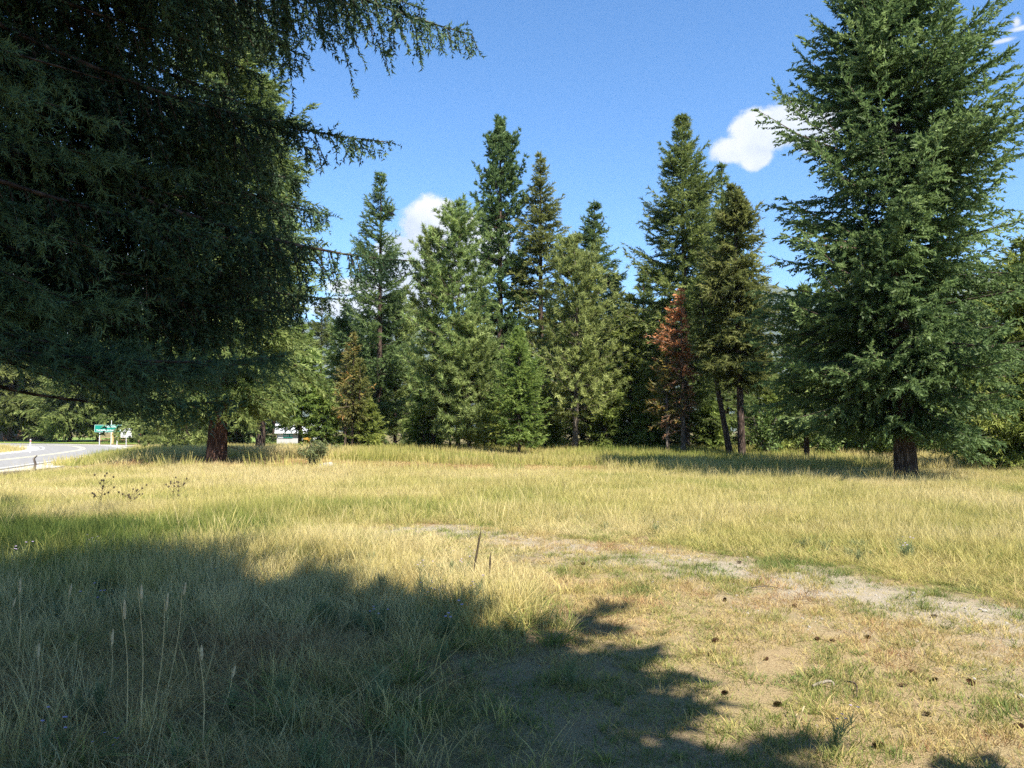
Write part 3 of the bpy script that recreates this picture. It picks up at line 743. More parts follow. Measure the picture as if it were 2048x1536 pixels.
# ------------------------------------------------------------------ the fir overhead: foot just outside the frame, boughs hanging into it
def near_fir():
    g = np.random.default_rng(11)
    bx, by = -4.3, 2.7
    root = empty('fir_tree', (bx, by, gz(bx, by)))
    tag(root, 'shady fir with long hanging boughs close by overhead', 'tree', 'conifers by the viewer')
    O = np.array([bx, by, gz(bx, by)])
    H = 23.0; tr_r = 0.42
    zz = np.r_[-0.15, 0.3, np.linspace(1, H, 14)]
    parts = [tube(np.stack([0.05 * np.sin(zz), 0.04 * np.cos(zz * .7), zz], -1), np.r_[tr_r * 1.4, tr_r * 1.1, tr_r * (1 - np.linspace(1, H, 14) / H) ** .8 + .02], 18, .05, 4)]
    tris, tint = [], []
    # boughs seen in the picture: (tip px, tip py, distance, root height above the tip)
    seen = [(945, 70, 6.6, 0.1, 1.0), (850, 20, 6.0, 0.3, 1.0), (760, 30, 6.9, 0.5, 1.0), (640, 60, 6.4, 0.5, 1.0), (700, -40, 6.0, 0.5, 1.0), (560, 40, 7.2, 0.5, 1.0), (880, -60, 7.0, .4, 1.0),
            (780, 285, 6.4, 0.25, .9), (640, 300, 6.8, 0.5, 1.0), (560, 230, 6.2, 0.6, 1.0), (600, 250, 5.6, 0.6, .9), (470, 180, 7.0, .5, 1.0), (400, 60, 6.2, .5, 1.1), (300, 20, 7.0, .6, 1.1), (180, 30, 5.8, .6, 1.0), (60, 40, 6.6, .5, 1.0),
            (832, 522, 7.2, 0.55, .8), (660, 430, 7.4, .5, .9), (640, 520, 6.9, .6, .9), (560, 420, 6.0, .5, .9), (480, 330, 6.6, .5, 1.0), (420, 260, 7.8, .5, 1.0), (330, 180, 6.5, .5, 1.0), (250, 260, 7.4, .5, 1.0), (120, 230, 6.8, .5, 1.0), (30, 330, 6.2, .5, .9),
            (700, 600, 7.8, .5, .9), (600, 620, 6.5, .6, .8), (520, 560, 6.8, .5, .9), (430, 480, 7.2, .5, .9), (350, 420, 6.4, .5, .9), (480, 660, 6.0, .6, .7), (560, 720, 4.9, .6, .6), (470, 800, 5.3, .6, .5), (380, 640, 6.8, .6, .9), (300, 560, 6.3, .5, .9), (200, 460, 6.9, .5, .9), (90, 500, 5.9, .5, .9),
            (570, 712, 4.3, .55, .5), (430, 740, 4.6, .5, .5), (360, 800, 5.0, .5, .5), (300, 700, 4.5, .5, .5), (260, 520, 3.9, .35, .45), (330, 600, 4.1, .4, .45), (270, 790, 4.8, .5, .5), (200, 700, 4.3, .5, .5), (230, 640, 4.0, .4, .4), (110, 620, 4.2, .4, .5), (210, 240, 3.8, .3, .4), (240, 330, 4.0, .3, .45), (150, 180, 4.2, .3, .4), (60, 420, 3.7, .3, .4), (180, 600, 5.2, .4, .7), (420, 560, 5.2, .5, .7), (500, 480, 5.4, .5, .7), (380, 340, 5.0, .5, .8), (470, 100, 5.4, .5, .9), (250, 100, 5.2, .5, .9),
            (620, 120, 6.6, .5, .9), (600, 360, 6.8, .5, .9), (540, 310, 6.0, .5, .9), (610, 420, 7.2, .5, .9), (560, 500, 6.6, .5, .8), (620, 480, 7.6, .5, .8), (520, 150, 6.3, .5, 1.0), (580, 90, 7.0, .5, 1.0), (500, 400, 6.2, .5, .9), (540, 620, 6.6, .5, .7), (600, 560, 7.4, .5, .7), (480, 240, 5.8, .5, .9), (460, 560, 6.2, .5, .7), (500, 720, 5.8, .5, .5)]
    sh_P, sh_D, sh_L, sh_S, sh_T, sh_B = [], [], [], [], [], []
    for k, (px, py, d, hz, hangl) in enumerate(seen):
        tip = at(px, py, d) - O
        if py > 400 and px < 480: hz += (py - 400) / 500 * 1.2
        S = np.array([0, 0, max(tip[2] + hz + g.normal(0, .1), 0.9)])
        mid = S * .45 + tip * .55; mid[2] = min(S[2], tip[2]) - 0.05 - 0.12 * np.hypot(tip[0], tip[1]) * .5
        if px < 280: mid[2] = .5 * (S[2] + tip[2]) + .1
        mid[:2] += g.normal(0, .25, 2)
        tq = np.linspace(0, 1, 12)[:, None]
        Pb = (1 - tq) ** 2 * S + 2 * tq * (1 - tq) * mid + tq ** 2 * tip
        Lt = np.linalg.norm(np.diff(Pb, axis=0), axis=1).sum()
        parts.append(tube(Pb, (0.006 * Lt + .004) * np.linspace(1, .10, 12), 5))
        # side shoots and hanging shoots
        n = int(Lt * (23 if (px > 330 or d < 5.1) else 13))
        tb = 0.12 + 0.88 * np.sort(g.random(n)) ** 0.85
        q = tb[:, None]
        P0 = (1 - q) ** 2 * S + 2 * q * (1 - q) * mid + q ** 2 * tip
        Tn = unit(2 * (1 - q) * (mid - S) + 2 * q * (tip - mid))
        side = unit(np.cross(Tn, [0, 0, 1.0])) * np.where(g.random(n) < .5, -1, 1)[:, None]
        kind = g.random(n)
        hp = .68 if d > 5.1 else .22
        hang = (kind < hp)[:, None]
        D = np.where(hang, np.array([0, 0, -1.0]) + 0.3 * Tn + 0.35 * side * g.random((n, 1)), Tn * .7 + side * g.uniform(.4, .9, (n, 1)) + np.array([0, 0, -.05]))
        D = unit(D + g.normal(0, .1, (n, 3)))
        taper = np.clip((1.02 - tb) * 2.6, .22, 1)
        Ls = np.where(kind < hp, hangl * g.uniform(.3, 1.0, n), g.uniform(.3, .75, n) * .8) * taper
        sh_P.append(P0); sh_D.append(D); sh_L.append(Ls); sh_S.append(np.where(kind < hp, .0, .25)); sh_T.append(np.full(n, g.normal(.34, .2) + (.42 if d < 5.1 else 0))); sh_B.append(np.full(n, d))  # closest boughs tinted lighter to look lit, deeper ones left dark as shade
        # the end of the bough itself
        sh_P.append(Pb[8:11]); sh_D.append(unit(np.diff(Pb, axis=0)[8:11])); sh_L.append(np.linalg.norm(np.diff(Pb, axis=0)[8:11], axis=1)); sh_S.append(np.zeros(3)); sh_T.append(np.full(3, .6)); sh_B.append(np.full(3, d))
    tip_py = np.concatenate([np.full(len(x), y) for x, y in zip(sh_P, [v for w in seen for v in (w[1], w[1])])])
    P0, D, L, S_, TT, DD = (np.concatenate(x) for x in (sh_P, sh_D, sh_L, sh_S, sh_T, sh_B))
    # boughs end in a ragged hem: shorten what would hang below it
    hem = np.array([-400., 0, 60, 110, 180, 220, 300, 480, 530, 570, 620, 700, 780, 830, 960]); hem_y = np.array([640., 680, 690, 705, 765, 815, 850, 855, 790, 735, 715, 690, 640, 590, 200])
    c_, s_ = math.cos(PITCH), math.sin(PITCH)

    def proj(Q):
        W = Q + O - np.array([0, 0, EYE]); dep = W[:, 1] * c_ + W[:, 2] * s_; upv = -W[:, 1] * s_ + W[:, 2] * c_
        return 1024 + FPX * W[:, 0] / np.maximum(dep, .3), 768 - FPX * upv / np.maximum(dep, .3)
    for _ in range(6):
        ex, ey = proj(P0 + D * L[:, None])
        lim = np.interp(ex, hem, hem_y) + 14 * np.sin(ex / 9.0)
        lim = np.where((tip_py < 110) & (ex > 540), np.minimum(lim, np.interp(ex, [540, 640, 750, 960], [230, 190, 218, 185]) + 10 * np.sin(ex / 7.0)), lim)
        lim = np.where((tip_py >= 110) & (tip_py < 320) & (ex > 540), np.minimum(lim, np.interp(ex, [540, 700, 800], [440, 420, 330])), lim)
        L = np.where(ey > lim, L * .72, L)
    sx_, sy_ = proj(P0); okk = sy_ < np.interp(sx_, hem, hem_y) + 25
    P0, D, L, S_, TT, DD = (a_[okk] for a_ in (P0, D, L, S_, TT, DD))
    # twigs (wood)
    mid = P0 + D * (L * .5)[:, None]; end = P0 + D * L[:, None]; end[:, 2] -= S_ * L; mid[:, 2] -= S_ * L * .25
    sel = L > .2
    wv = []
    for a, b, c in zip(P0[sel], mid[sel], end[sel]):
        wv.append(tube(np.stack([a, b, c]), np.array([.0045, .0032, .0012]), 3))
    parts += wv
    # second order shoots
    nsub = np.clip((L / .075).astype(int), 1, 9)
    own = np.repeat(np.arange(len(L)), nsub)
    q = g.uniform(.1, 1, len(own))
    Ps = P0[own] + D[own] * (L[own] * q)[:, None]; Ps[:, 2] -= S_[own] * L[own] * q ** 2
    Ds = unit(D[own] * .9 + rand_perp(D[own], g) * g.uniform(.5, 1.0, (len(own), 1)))
    Ls = np.clip(.20 * (1.15 - q) * g.uniform(.6, 1.2, len(own)), .04, .24)
    AP = np.concatenate([P0, Ps]); AD = np.concatenate([D, Ds]); AL = np.concatenate([L, Ls]); AS = np.concatenate([S_, np.full(len(own), .1)]); AT = np.concatenate([TT, TT[own] + .06]); AB = np.concatenate([DD, DD[own]])
    for lo, hi, stp, nl, nw in ((0, 5.1, .010, .040, .0070), (5.1, 99, .021, .040, .015)):
        mk = (AB >= lo) & (AB < hi)
        Pn, Tn, o, tt = along(AP[mk], AD[mk], AL[mk], AS[mk], stp, g)
        Pn = np.repeat(Pn, 2, 0); Tn = np.repeat(Tn, 2, 0); o = np.repeat(o, 2); tt = np.repeat(tt, 2)
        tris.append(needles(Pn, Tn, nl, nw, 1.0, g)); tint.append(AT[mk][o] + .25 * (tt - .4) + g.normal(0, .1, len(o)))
    # bare dead twigs inside
    pxs, pys = proj(P0); inner = np.nonzero((pxs > 60) & (pxs < 520) & (pys < 600) & (DD > 5.4))[0]
    for _ in range(60):
        i = g.choice(inner); a = P0[i]; ll = g.uniform(.25, .6)
        tq = np.linspace(0, 1, 6)[:, None]; dd = unit(np.array([g.normal(0, .5), g.normal(0, .5), -1.0]))
        Pt = a + dd * ll * tq + rand_perp(dd[None], g) * .15 * tq ** 2
        parts.append(tube(Pt, .0032 * np.linspace(1, .3, 6), 3))
    n_fine = sum(len(x) for x in tris)
    # the rest of the crown, above and behind: coarser
    nb = 210
    u = g.random(nb) ** 1.1; z0 = 3.6 + u * (H - 3.8); az = g.random(nb) * 6.283
    Lb = np.interp(u, [0, .15, .4, .7, 1], [5.6, 5.9, 4.9, 2.8, .2]) * np.clip(g.normal(.95, .15, nb), .5, 1.25)
    # keep the space in front of the lens clear: low boughs pointing over the picture stay short
    toview = np.cos(az - math.atan2(6.0 - by, -1.0 - bx))
    lowv = (z0 < 8.0) & (toview > 0.25)
    Lb = np.where(lowv, Lb * .5, Lb)
    tocam = np.cos(az - math.atan2(-by, -bx)); Lb = np.where((z0 < 4.6) & (tocam > .5), Lb * .5, Lb)
    rad = np.stack([np.cos(az), np.sin(az), np.zeros(nb)], -1)
    e0 = -.05 + .6 * u
    nj = 17
    bi = np.repeat(np.arange(nb), nj); tj = .2 + .8 * g.random(nb * nj)

    def bp(i, t):
        out = rad[i] * (Lb[i] * t)[:, None]; out[:, 2] += z0[i] + Lb[i] * (e0[i] * t - .35 * t ** 2 + .25 * t ** 3)
        return out
    P1 = bp(bi, tj); sd = np.stack([-rad[bi, 1], rad[bi, 0], np.zeros(len(bi))], -1) * np.where(g.random(len(bi)) < .5, -1, 1)[:, None]
    D1 = unit(rad[bi] * .6 + sd * g.uniform(.2, 1, (len(bi), 1)) + np.array([0, 0, -1.0]) * g.uniform(0, .9, (len(bi), 1)))
    L1 = (.35 + .9 * (1 - tj)) * g.uniform(.5, 1.2, len(bi))
    Pn, Tn, o, tt = along(P1, D1, L1, np.full(len(L1), .1), .085, g)
    vx, vy = proj(Pn); Wd = Pn + O; inview = (Wd[:, 1] > .3) & (vx > -250) & (vx < 2300) & (vy > -250) & (Wd[:, 1] < 12)
    Pn, Tn = Pn[~inview], Tn[~inview]
    Pn = np.repeat(Pn, 2, 0); Tn = np.repeat(Tn, 2, 0)
    tris.append(needles(Pn, Tn, .14, .05, .9, g)); tint.append(np.clip(g.normal(.45, .15, len(Pn)), 0, 1))
    for i in range(nb):
        parts.append(tube(bp(np.full(5, i), np.linspace(0, 1, 5)), (.009 * Lb[i] + .008) * np.array([1, .75, .5, .3, .1]), 4))
    TRI_TOTAL[0] += sum(len(x) for x in tris)
    Vt, Ft = joinq(parts)
    link('trunk', np_mesh('trunk', Vt, Ft, smooth=True), M_bark, root)
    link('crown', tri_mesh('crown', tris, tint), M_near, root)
    print('near fir', n_fine, sum(len(x) for x in tris), 'wood', len(Ft) * 2)


near_fir()
# the fir that stands behind the viewer and shades the near grass
conifer('fir_tree', 'fir whose shadow falls across the grass from behind the viewer', (2.15, -2.6, gz(2.15, -2.6)), 16.8, 3.1, 3.0, 77, M_fir, M_bark, 0.3, nb=330, nj=20, step=.13, nl=.19, nw=.15, group='conifers by the viewer',
        droop=.4, hang=.25, blen=.42, profile=[(0, .8), (.15, 1), (.45, 1.0), (.65, .7), (.85, .35), (1, .03)])
print('TRIS', TRI_TOTAL[0])
# ------------------------------------------------------------------ grass
def grass_mat(name, stops, trans=0.35, spec=0.2, up=True):
    """tint: per blade; dry: per tuft (from the scatter); height along the blade bleaches the tip"""
    m, t = new_mat(name)
    tint = t.node('ShaderNodeAttribute', attribute_name='tint').outputs['Fac']
    dry = t.node('ShaderNodeAttribute', attribute_name='dry', attribute_type='INSTANCER').outputs['Fac']
    hgt = t.node('ShaderNodeAttribute', attribute_name='hgt').outputs['Fac']
    f = t.math('ADD', t.math('ADD', t.math('MULTIPLY', tint, 0.45), t.math('MULTIPLY', hgt, 0.14)), t.math('SUBTRACT', dry, 0.30))
    col = t.ramp(f, stops)
    rnd = t.node('ShaderNodeObjectInfo').outputs['Random']
    hs = t.node('ShaderNodeHueSaturation', {'Color': col})
    t.l.new(t.math('ADD', 0.84, t.math('MULTIPLY', rnd, 0.32)), hs.inputs['Value'])
    p = t.node('ShaderNodeBsdfPrincipled', {'Base Color': hs.outputs[0], 'Roughness': 0.6}); p.inputs['Specular IOR Level'].default_value = spec
    tr = t.node('ShaderNodeBsdfTranslucent', {'Color': hs.outputs[0]})
    t.node('ShaderNodeOutputMaterial', {'Surface': t.node('ShaderNodeMixShader', {0: trans, 1: p.outputs[0], 2: tr.outputs[0]}).outputs[0]})
    return m


M_grass = grass_mat('meadow_grass', [(0.0, (0.069, 0.112, 0.022)), (0.22, (0.172, 0.211, 0.044)), (0.45, (0.327, 0.323, 0.084)), (0.70, (0.482, 0.408, 0.144)), (1.0, (0.568, 0.473, 0.232))])
M_drygrass = grass_mat('dry_turf', [(0.0, (0.103, 0.155, 0.036)), (0.28, (0.232, 0.249, 0.068)), (0.5, (0.396, 0.327, 0.116)), (0.8, (0.499, 0.378, 0.168)), (1.0, (0.292, 0.159, 0.076))])
M_weed = grass_mat('weed_leaf', [(0.0, (0.11, 0.15, 0.065)), (0.4, (0.21, 0.25, 0.115)), (1.0, (0.42, 0.39, 0.22))])
M_petal = simple_mat('lilac_petal', (0.36, 0.29, 0.42), 0.7, 0.1)
M_stone = simple_mat('pale_stone', (0.30, 0.275, 0.235), 0.9, 0.15, nscale=12, namp=0.3, bump=0.3)


def blades(n, rad, hlo, hhi, wid, lean, curl, g, seg=3, heads=0.0, tint_mu=.5, tint_sd=.2, hw=1.0):
    """n curved tapering blades; returns verts, quads, per-vertex hgt, per-vertex tint"""
    a = g.random(n) * 6.283; r = rad * np.sqrt(g.random(n))
    P = np.stack([r * np.cos(a), r * np.sin(a), np.zeros(n)], -1)
    b = g.random(n) * 6.283; out = np.stack([np.cos(b), np.sin(b), np.zeros(n)], -1) * .6 + P / max(rad, 1e-6) * .5
    h = g.uniform(hlo, hhi, n); le = lean * g.uniform(.2, 1.2, n); cu = curl * g.uniform(.2, 1.3, n)
    fa = g.random(n) * 6.283; side = np.stack([np.cos(fa), np.sin(fa), np.zeros(n)], -1)
    t = np.linspace(0, 1, seg + 1)
    tt = t[None, :, None]
    Q = P[:, None] + out[:, None] * (le[:, None, None] * tt + cu[:, None, None] * tt ** 2) * h[:, None, None]
    Q[..., 2] += h[:, None] * (t[None] - .35 * cu[:, None] * t[None] ** 2)
    wd = wid * g.uniform(.6, 1.3, n)
    prof = np.interp(t, [0, .5, 1], [.8, 1, .12])
    hd = g.random(n) < heads
    pw = np.where(hd[:, None], np.interp(t, [0, .7, .82, .9, 1], [.5, .45, 1.6 * hw, 1.9 * hw, .3])[None], prof[None]) * wd[:, None] * .5
    A = Q - side[:, None] * pw[..., None]; B = Q + side[:, None] * pw[..., None]
    V = np.stack([A, B], 2).reshape(-1, 3)
    k = 2 * (seg + 1)
    base = (np.arange(n) * k)[:, None] + (np.arange(seg) * 2)[None]
    F = np.stack([base, base + 1, base + 3, base + 2], -1).reshape(-1, 4)
    hg = np.broadcast_to(np.repeat(t, 2)[None], (n, k)).ravel()
    ti = np.repeat(np.clip(g.normal(tint_mu, tint_sd, n) + np.where(hd, .3, 0), 0, 1), k)
    return V, F, hg, ti


def proto(mat, *sets):
    Vs, Fs, Hs, Ts, o = [], [], [], [], 0
    for v, f, h, t_ in sets:
        Vs.append(v); Fs.append(f + o); Hs.append(h); Ts.append(t_); o += len(v)
    me = np_mesh('tuft', np.concatenate(Vs), np.concatenate(Fs), {'hgt': ('POINT', np.concatenate(Hs)), 'tint': ('POINT', np.concatenate(Ts))})
    me.materials.append(mat)
    return bpy.data.objects.new('tuft', me)          # never linked: only a shape for the scatter


def scatter(name, label, pts, rot, scl, dry, pick, protos, mat=None):
    """one object of ground cover: points carry rotation, size and dryness; the node tree puts a tuft on each"""
    me = bpy.data.meshes.new(name); me.vertices.add(len(pts)); me.vertices.foreach_set('co', np.ascontiguousarray(pts, dtype=np.float32).ravel())
    for nm, arr, ty in (('rot', rot, 'FLOAT_VECTOR'), ('scl', scl, 'FLOAT_VECTOR'), ('dry', dry, 'FLOAT')):
        a = me.attributes.new(nm, ty, 'POINT'); a.data.foreach_set('vector' if ty == 'FLOAT_VECTOR' else 'value', np.ascontiguousarray(arr, dtype=np.float32).ravel())
    a = me.attributes.new('pick', 'INT', 'POINT'); a.data.foreach_set('value', np.ascontiguousarray(pick, dtype=np.int32))
    o = link(name, me)
    ng = bpy.data.node_groups.new(name + '_scatter', 'GeometryNodeTree')
    ng.interface.new_socket('Geometry', in_out='INPUT', socket_type='NodeSocketGeometry'); ng.interface.new_socket('Geometry', in_out='OUTPUT', socket_type='NodeSocketGeometry')
    N, L = ng.nodes, ng.links
    gi = N.new('NodeGroupInput'); go = N.new('NodeGroupOutput')
    gti = N.new('GeometryNodeGeometryToInstance')
    for p_ in reversed(protos):
        oi = N.new('GeometryNodeObjectInfo'); oi.inputs['Object'].default_value = p_; oi.inputs['As Instance'].default_value = False
        L.new(oi.outputs['Geometry'], gti.inputs[0])

    def attr(nm, ty):
        nd = N.new('GeometryNodeInputNamedAttribute'); nd.data_type = ty; nd.inputs['Name'].default_value = nm
        return nd.outputs['Attribute']
    ip = N.new('GeometryNodeInstanceOnPoints')
    L.new(gi.outputs[0], ip.inputs['Points']); L.new(gti.outputs[0], ip.inputs['Instance'])
    ip.inputs['Pick Instance'].default_value = True
    L.new(attr('pick', 'INT'), ip.inputs['Instance Index'])
    e2r = N.new('FunctionNodeEulerToRotation'); L.new(attr('rot', 'FLOAT_VECTOR'), e2r.inputs[0]); L.new(e2r.outputs[0], ip.inputs['Rotation'])
    L.new(attr('scl', 'FLOAT_VECTOR'), ip.inputs['Scale'])
    L.new(ip.outputs[0], go.inputs[0])
    md = o.modifiers.new('scatter', 'NODES'); md.node_group = ng
    tag(o, label, kind='stuff')
    return o


g = np.random.default_rng(21)
# tall meadow tufts (0-3), fine seed heads; wide bladed green tufts (4-5); bleached stems (6)
P_meadow = [proto(M_grass, blades(34, .13, .28, .62, .0055, .16, .25, g, 3, .45, .55, .2), blades(16, .12, .12, .32, .006, .3, .5, g, 3, 0, .25, .15)) for _ in range(4)]
P_green = [proto(M_grass, blades(46, .07, .18, .48, .0075, .35, .85, g, 4, 0, .15, .12)) for _ in range(2)]
P_stem = [proto(M_grass, blades(9, .16, .5, .8, .0036, .16, .14, g, 4, 1.0, .7, .2, 1.3)) for _ in range(2)]
# coarser tufts for the middle distance
P_mid = [proto(M_grass, blades(62, .28, .18, .62, .0070, .22, .3, g, 2, .55, .55, .28), blades(22, .28, .14, .3, .012, .25, .4, g, 2, 0, .3, .15)) for _ in range(4)]
P_far = [proto(M_grass, blades(46, .55, .30, .62, .022, .15, .2, g, 2, .4, .55, .22), blades(20, .5, .15, .3, .026, .2, .3, g, 2, 0, .3, .15)) for _ in range(3)]
# short dry turf
P_short = [proto(M_drygrass, blades(44, .10, .02, .075, .0045, .8, .9, g, 2, 0, .5, .25), blades(10, .10, .01, .03, .004, 3.0, 1.0, g, 2, 0, .9, .15)) for _ in range(4)]
P_mat = [proto(M_drygrass, blades(34, .16, .05, .17, .004, 1.3, 1.2, g, 3, .2, .75, .2)) for _ in range(3)]


def weed(nst, hgt, flower):
    """knapweed: branched wiry stems, narrow leaves, small lilac heads"""
    sets = []; fl = []
    for _ in range(nst):
        a = g.random() * 6.283; le = g.uniform(.1, .5); h = hgt * g.uniform(.7, 1.1)
        for k in range(4):
            v, f, hg, ti = blades(5, .01, .05, .13, .006, .8, .6, g, 2, 0, .45, .2)
            q = (k + .5) / 5; v = v + np.array([np.cos(a) * le * h * q, np.sin(a) * le * h * q, h * q * .9])
            sets.append((v, f, hg, ti))
        v, f, hg, ti = blades(3, .008, h * .9, h, .004, 0.02, 0.02, g, 2, 0, .5, .2)
        v = v + v[:, 2:3] * np.array([np.cos(a) * le, np.sin(a) * le, 0]); sets.append((v, f, hg, ti))
        fl.append((np.cos(a) * le * h, np.sin(a) * le * h, h))
    ob = proto(M_weed, *sets)
    if flower:
        me = ob.data; bm = bmesh.new(); bm.from_mesh(me); me.materials.append(M_petal)
        for c in fl:
            for j in range(9):
                b = j / 9 * 6.283; w_ = .0032; rr = .010
                c0 = Vector(c); d = Vector((math.cos(b), math.sin(b), .55)); s = Vector((-math.sin(b), math.cos(b), 0)) * w_
                fc = bm.faces.new([bm.verts.new(c0 - s * .3), bm.verts.new(c0 + s * .3), bm.verts.new(c0 + d * rr + s), bm.verts.new(c0 + d * rr - s)]); fc.material_index = 1
        bm.to_mesh(me); bm.free()
    return ob


P_weed = [weed(5, .3, True), weed(4, .24, False), weed(6, .26, False), weed(5, .2, False)]


def cand(n, ylo, yhi, spread=0.80, pad=2.0, pw=0.5):
    """random spots in the wedge of land before the viewer"""
    y = (g.random(n) * (yhi ** 2 - ylo ** 2) + ylo ** 2) ** 0.5
    x = (g.random(n) * 2 - 1) * (spread * y + pad)
    return x, y


def dens(a, x):
    return g.random(len(x)) < a


def rots(n, tilt=.12):
    return np.stack([g.normal(0, tilt, n), g.normal(0, tilt, n), g.random(n) * 6.283], -1)


def field_dry(x, y):
    """0 green .. 1 straw"""
    v = .50 * vnoise(x, y, 3.6) + .32 * vnoise(x + 77, y, 1.2) + .25 * vnoise(x, y + 31, 11.0)
    return np.clip((v - .225) * 1.35, 0, 1)


PX, PR, PS, PD, PK = [], [], [], [], []


def add(x, y, sx, sz, dry, pick, tilt=.12):
    n = len(x)
    PX.append(np.stack([x, y, hfun(x, y) - .01], -1)); PR.append(rots(n, tilt)); PS.append(np.stack([sx, sx, sz], -1)); PD.append(dry); PK.append(pick)


ALLP = P_meadow + P_green + P_stem + P_mid + P_far + P_short + P_mat
iM, iG, iS, iMid, iFar, iSh, iMt = 0, 4, 6, 8, 12, 15, 19
# near meadow, 2 to 15 m
x, y = cand(15500, 2.2, 15.0); z = zones(x, y)
clump = vnoise(x, y, .9)
k = dens(np.clip(1 - z['short'] * 1.15 - z['gravel'] * 1.2 - z['matted'] * .85 - z['pad'], 0, 1) * (.35 + .65 * sstep(4.5, 8.5, y)) * (.5 + .7 * clump), x)
x, y = x[k], y[k]; z = zones(x, y)
low = sstep(8.5, 4.5, y) * sstep(-3.5, -1.0, x)           # thinner, lower growth underfoot
hs = (.42 + .34 * vnoise(x, y, 2.1)) * (1 - .22 * sstep(-1, 2, x)) * (.35 + .65 * sstep(.5, 3.4, z['d1'])) * (1 - .45 * low) * g.uniform(.75, 1.15, len(x))
dry = np.clip(field_dry(x, y) + .18 * sstep(9, 13, y) + .28 * sstep(4.5, 1.2, z['d1']) - .10 * sstep(7.5, 4.0, y) * sstep(-1.0, .5, x) + .22 * sstep(9.0, 6.5, y) * sstep(0, -1.2, x) - z['shade_green'] * .35 + .2 * sstep(-3.4, -5.0, x) * sstep(8, 5, y), 0, 1)
pk = iM + g.integers(0, 4, len(x))
gsel = g.random(len(x)) < (.10 + .45 * z['shade_green'] + .25 * low); pk = np.where(gsel, iG + g.integers(0, 2, len(x)), pk)
ssel = (g.random(len(x)) < .10) & ~gsel & (low < .3); pk = np.where(ssel, iS + g.integers(0, 2, len(x)), pk)
dry = np.where(gsel, dry * .5, dry)
add(x, y, g.uniform(.8, 1.25, len(x)), hs, dry, pk)
# matted straw and shade litter underfoot
x, y = cand(17000, 2.2, 9.5); z = zones(x, y)
k = dens(np.clip(.22 + z['matted'] - z['short'] * .5 - z['gravel'], 0, 1), x); x, y = x[k], y[k]; z = zones(x, y)
add(x, y, g.uniform(.7, 1.5, len(x)), g.uniform(.5, 1.3, len(x)), np.clip(.42 + .42 * vnoise(x, y, .8) * (.5 + .5 * z['matted']), 0, .8), iMt + g.integers(0, 3, len(x)), .25)
# short dry turf
x, y = cand(26000, 2.2, 14.0); z = zones(x, y)
k = dens(np.clip(z['short'] * 1.1 + .15 - z['gravel'] * .6, 0, 1) * (1 - .4 * sstep(.95, .25, z['d1'])), x); x, y = x[k], y[k]; z = zones(x, y)
dry = np.clip(.12 + .70 * vnoise(x, y, .45) + .55 * (vnoise(x + 9, y, 1.5) - .5) + .16 * g.normal(size=len(x)), 0, 1)
add(x, y, g.uniform(.7, 1.3, len(x)), g.uniform(.5, 1.4, len(x)) * (.5 + .9 * vnoise(x, y, .5)), dry, iSh + g.integers(0, 4, len(x)), .2)
# single greener tufts standing in the turf
x, y = cand(1500, 2.4, 11.0); z = zones(x, y); k = dens(z['short'] * .5 * (vnoise(x, y, 1.1) > .5), x); x, y = x[k], y[k]
add(x, y, g.uniform(.25, .5, len(x)), g.uniform(.12, .28, len(x)), g.uniform(.15, .55, len(x)), iG + g.integers(0, 2, len(x)))
# middle distance
x, y = cand(24000, 13.0, 30.0, .78, 2.0); z = zones(x, y)
k = dens(np.clip(1 - z['pad'] - z['verge'] * 1.2 - z['strip'] * .9 - z['straw'] * .5, 0, 1) * sstep(12.5, 15, y), x); x, y = x[k], y[k]; z = zones(x, y)
dry = np.clip(field_dry(x, y) + .12 + .25 * z['straw'] + .12 * sstep(20, 26, y), 0, 1)
pk = iMid + g.integers(0, 4, len(x))
add(x, y, g.uniform(.8, 1.3, len(x)), (.20 + .24 * vnoise(x, y, 3.0) + .14 * vnoise(x, y, .9)) * g.uniform(.6, 1.2, len(x)), dry, pk)
x, y = cand(3600, 11.0, 30.0, .78, 2.0); z = zones(x, y); k = (z['pad'] < .3) & (z['verge'] < .3) & (z['strip'] < .3); x, y = x[k], y[k]
add(x, y, g.uniform(1, 1.8, len(x)), g.uniform(.4, .85, len(x)), g.uniform(.3, .8, len(x)), iS + g.integers(0, 2, len(x)))
# mown strip
x, y = cand(9000, 26.0, 37.0, .5, 4.0); z = zones(x, y); k = dens(np.clip(z['strip'] + z['straw'], 0, 1), x); x, y = x[k], y[k]
add(x, y, g.uniform(1.8, 3.0, len(x)), g.uniform(.9, 2.0, len(x)), np.clip(.55 + .5 * vnoise(x, y, 2.0), 0, 1), iSh + g.integers(0, 4, len(x)), .15)
# under and before the trees
x, y = cand(17000, 29.0, 66.0, .76, 3.0); z = zones(x, y)
k = dens(np.clip(1 - z['pad'] - z['verge'] * 1.2 - z['strip'], 0, 1), x); x, y = x[k], y[k]; z = zones(x, y)
dry = np.clip(field_dry(x * .6, y * .6) - .10 * sstep(36, 42, y) + .10, 0, 1)
add(x, y, g.uniform(.8, 1.4, len(x)), (.65 + .5 * vnoise(x, y, 4.0)) * g.uniform(.8, 1.2, len(x)), dry, iFar + g.integers(0, 3, len(x)))
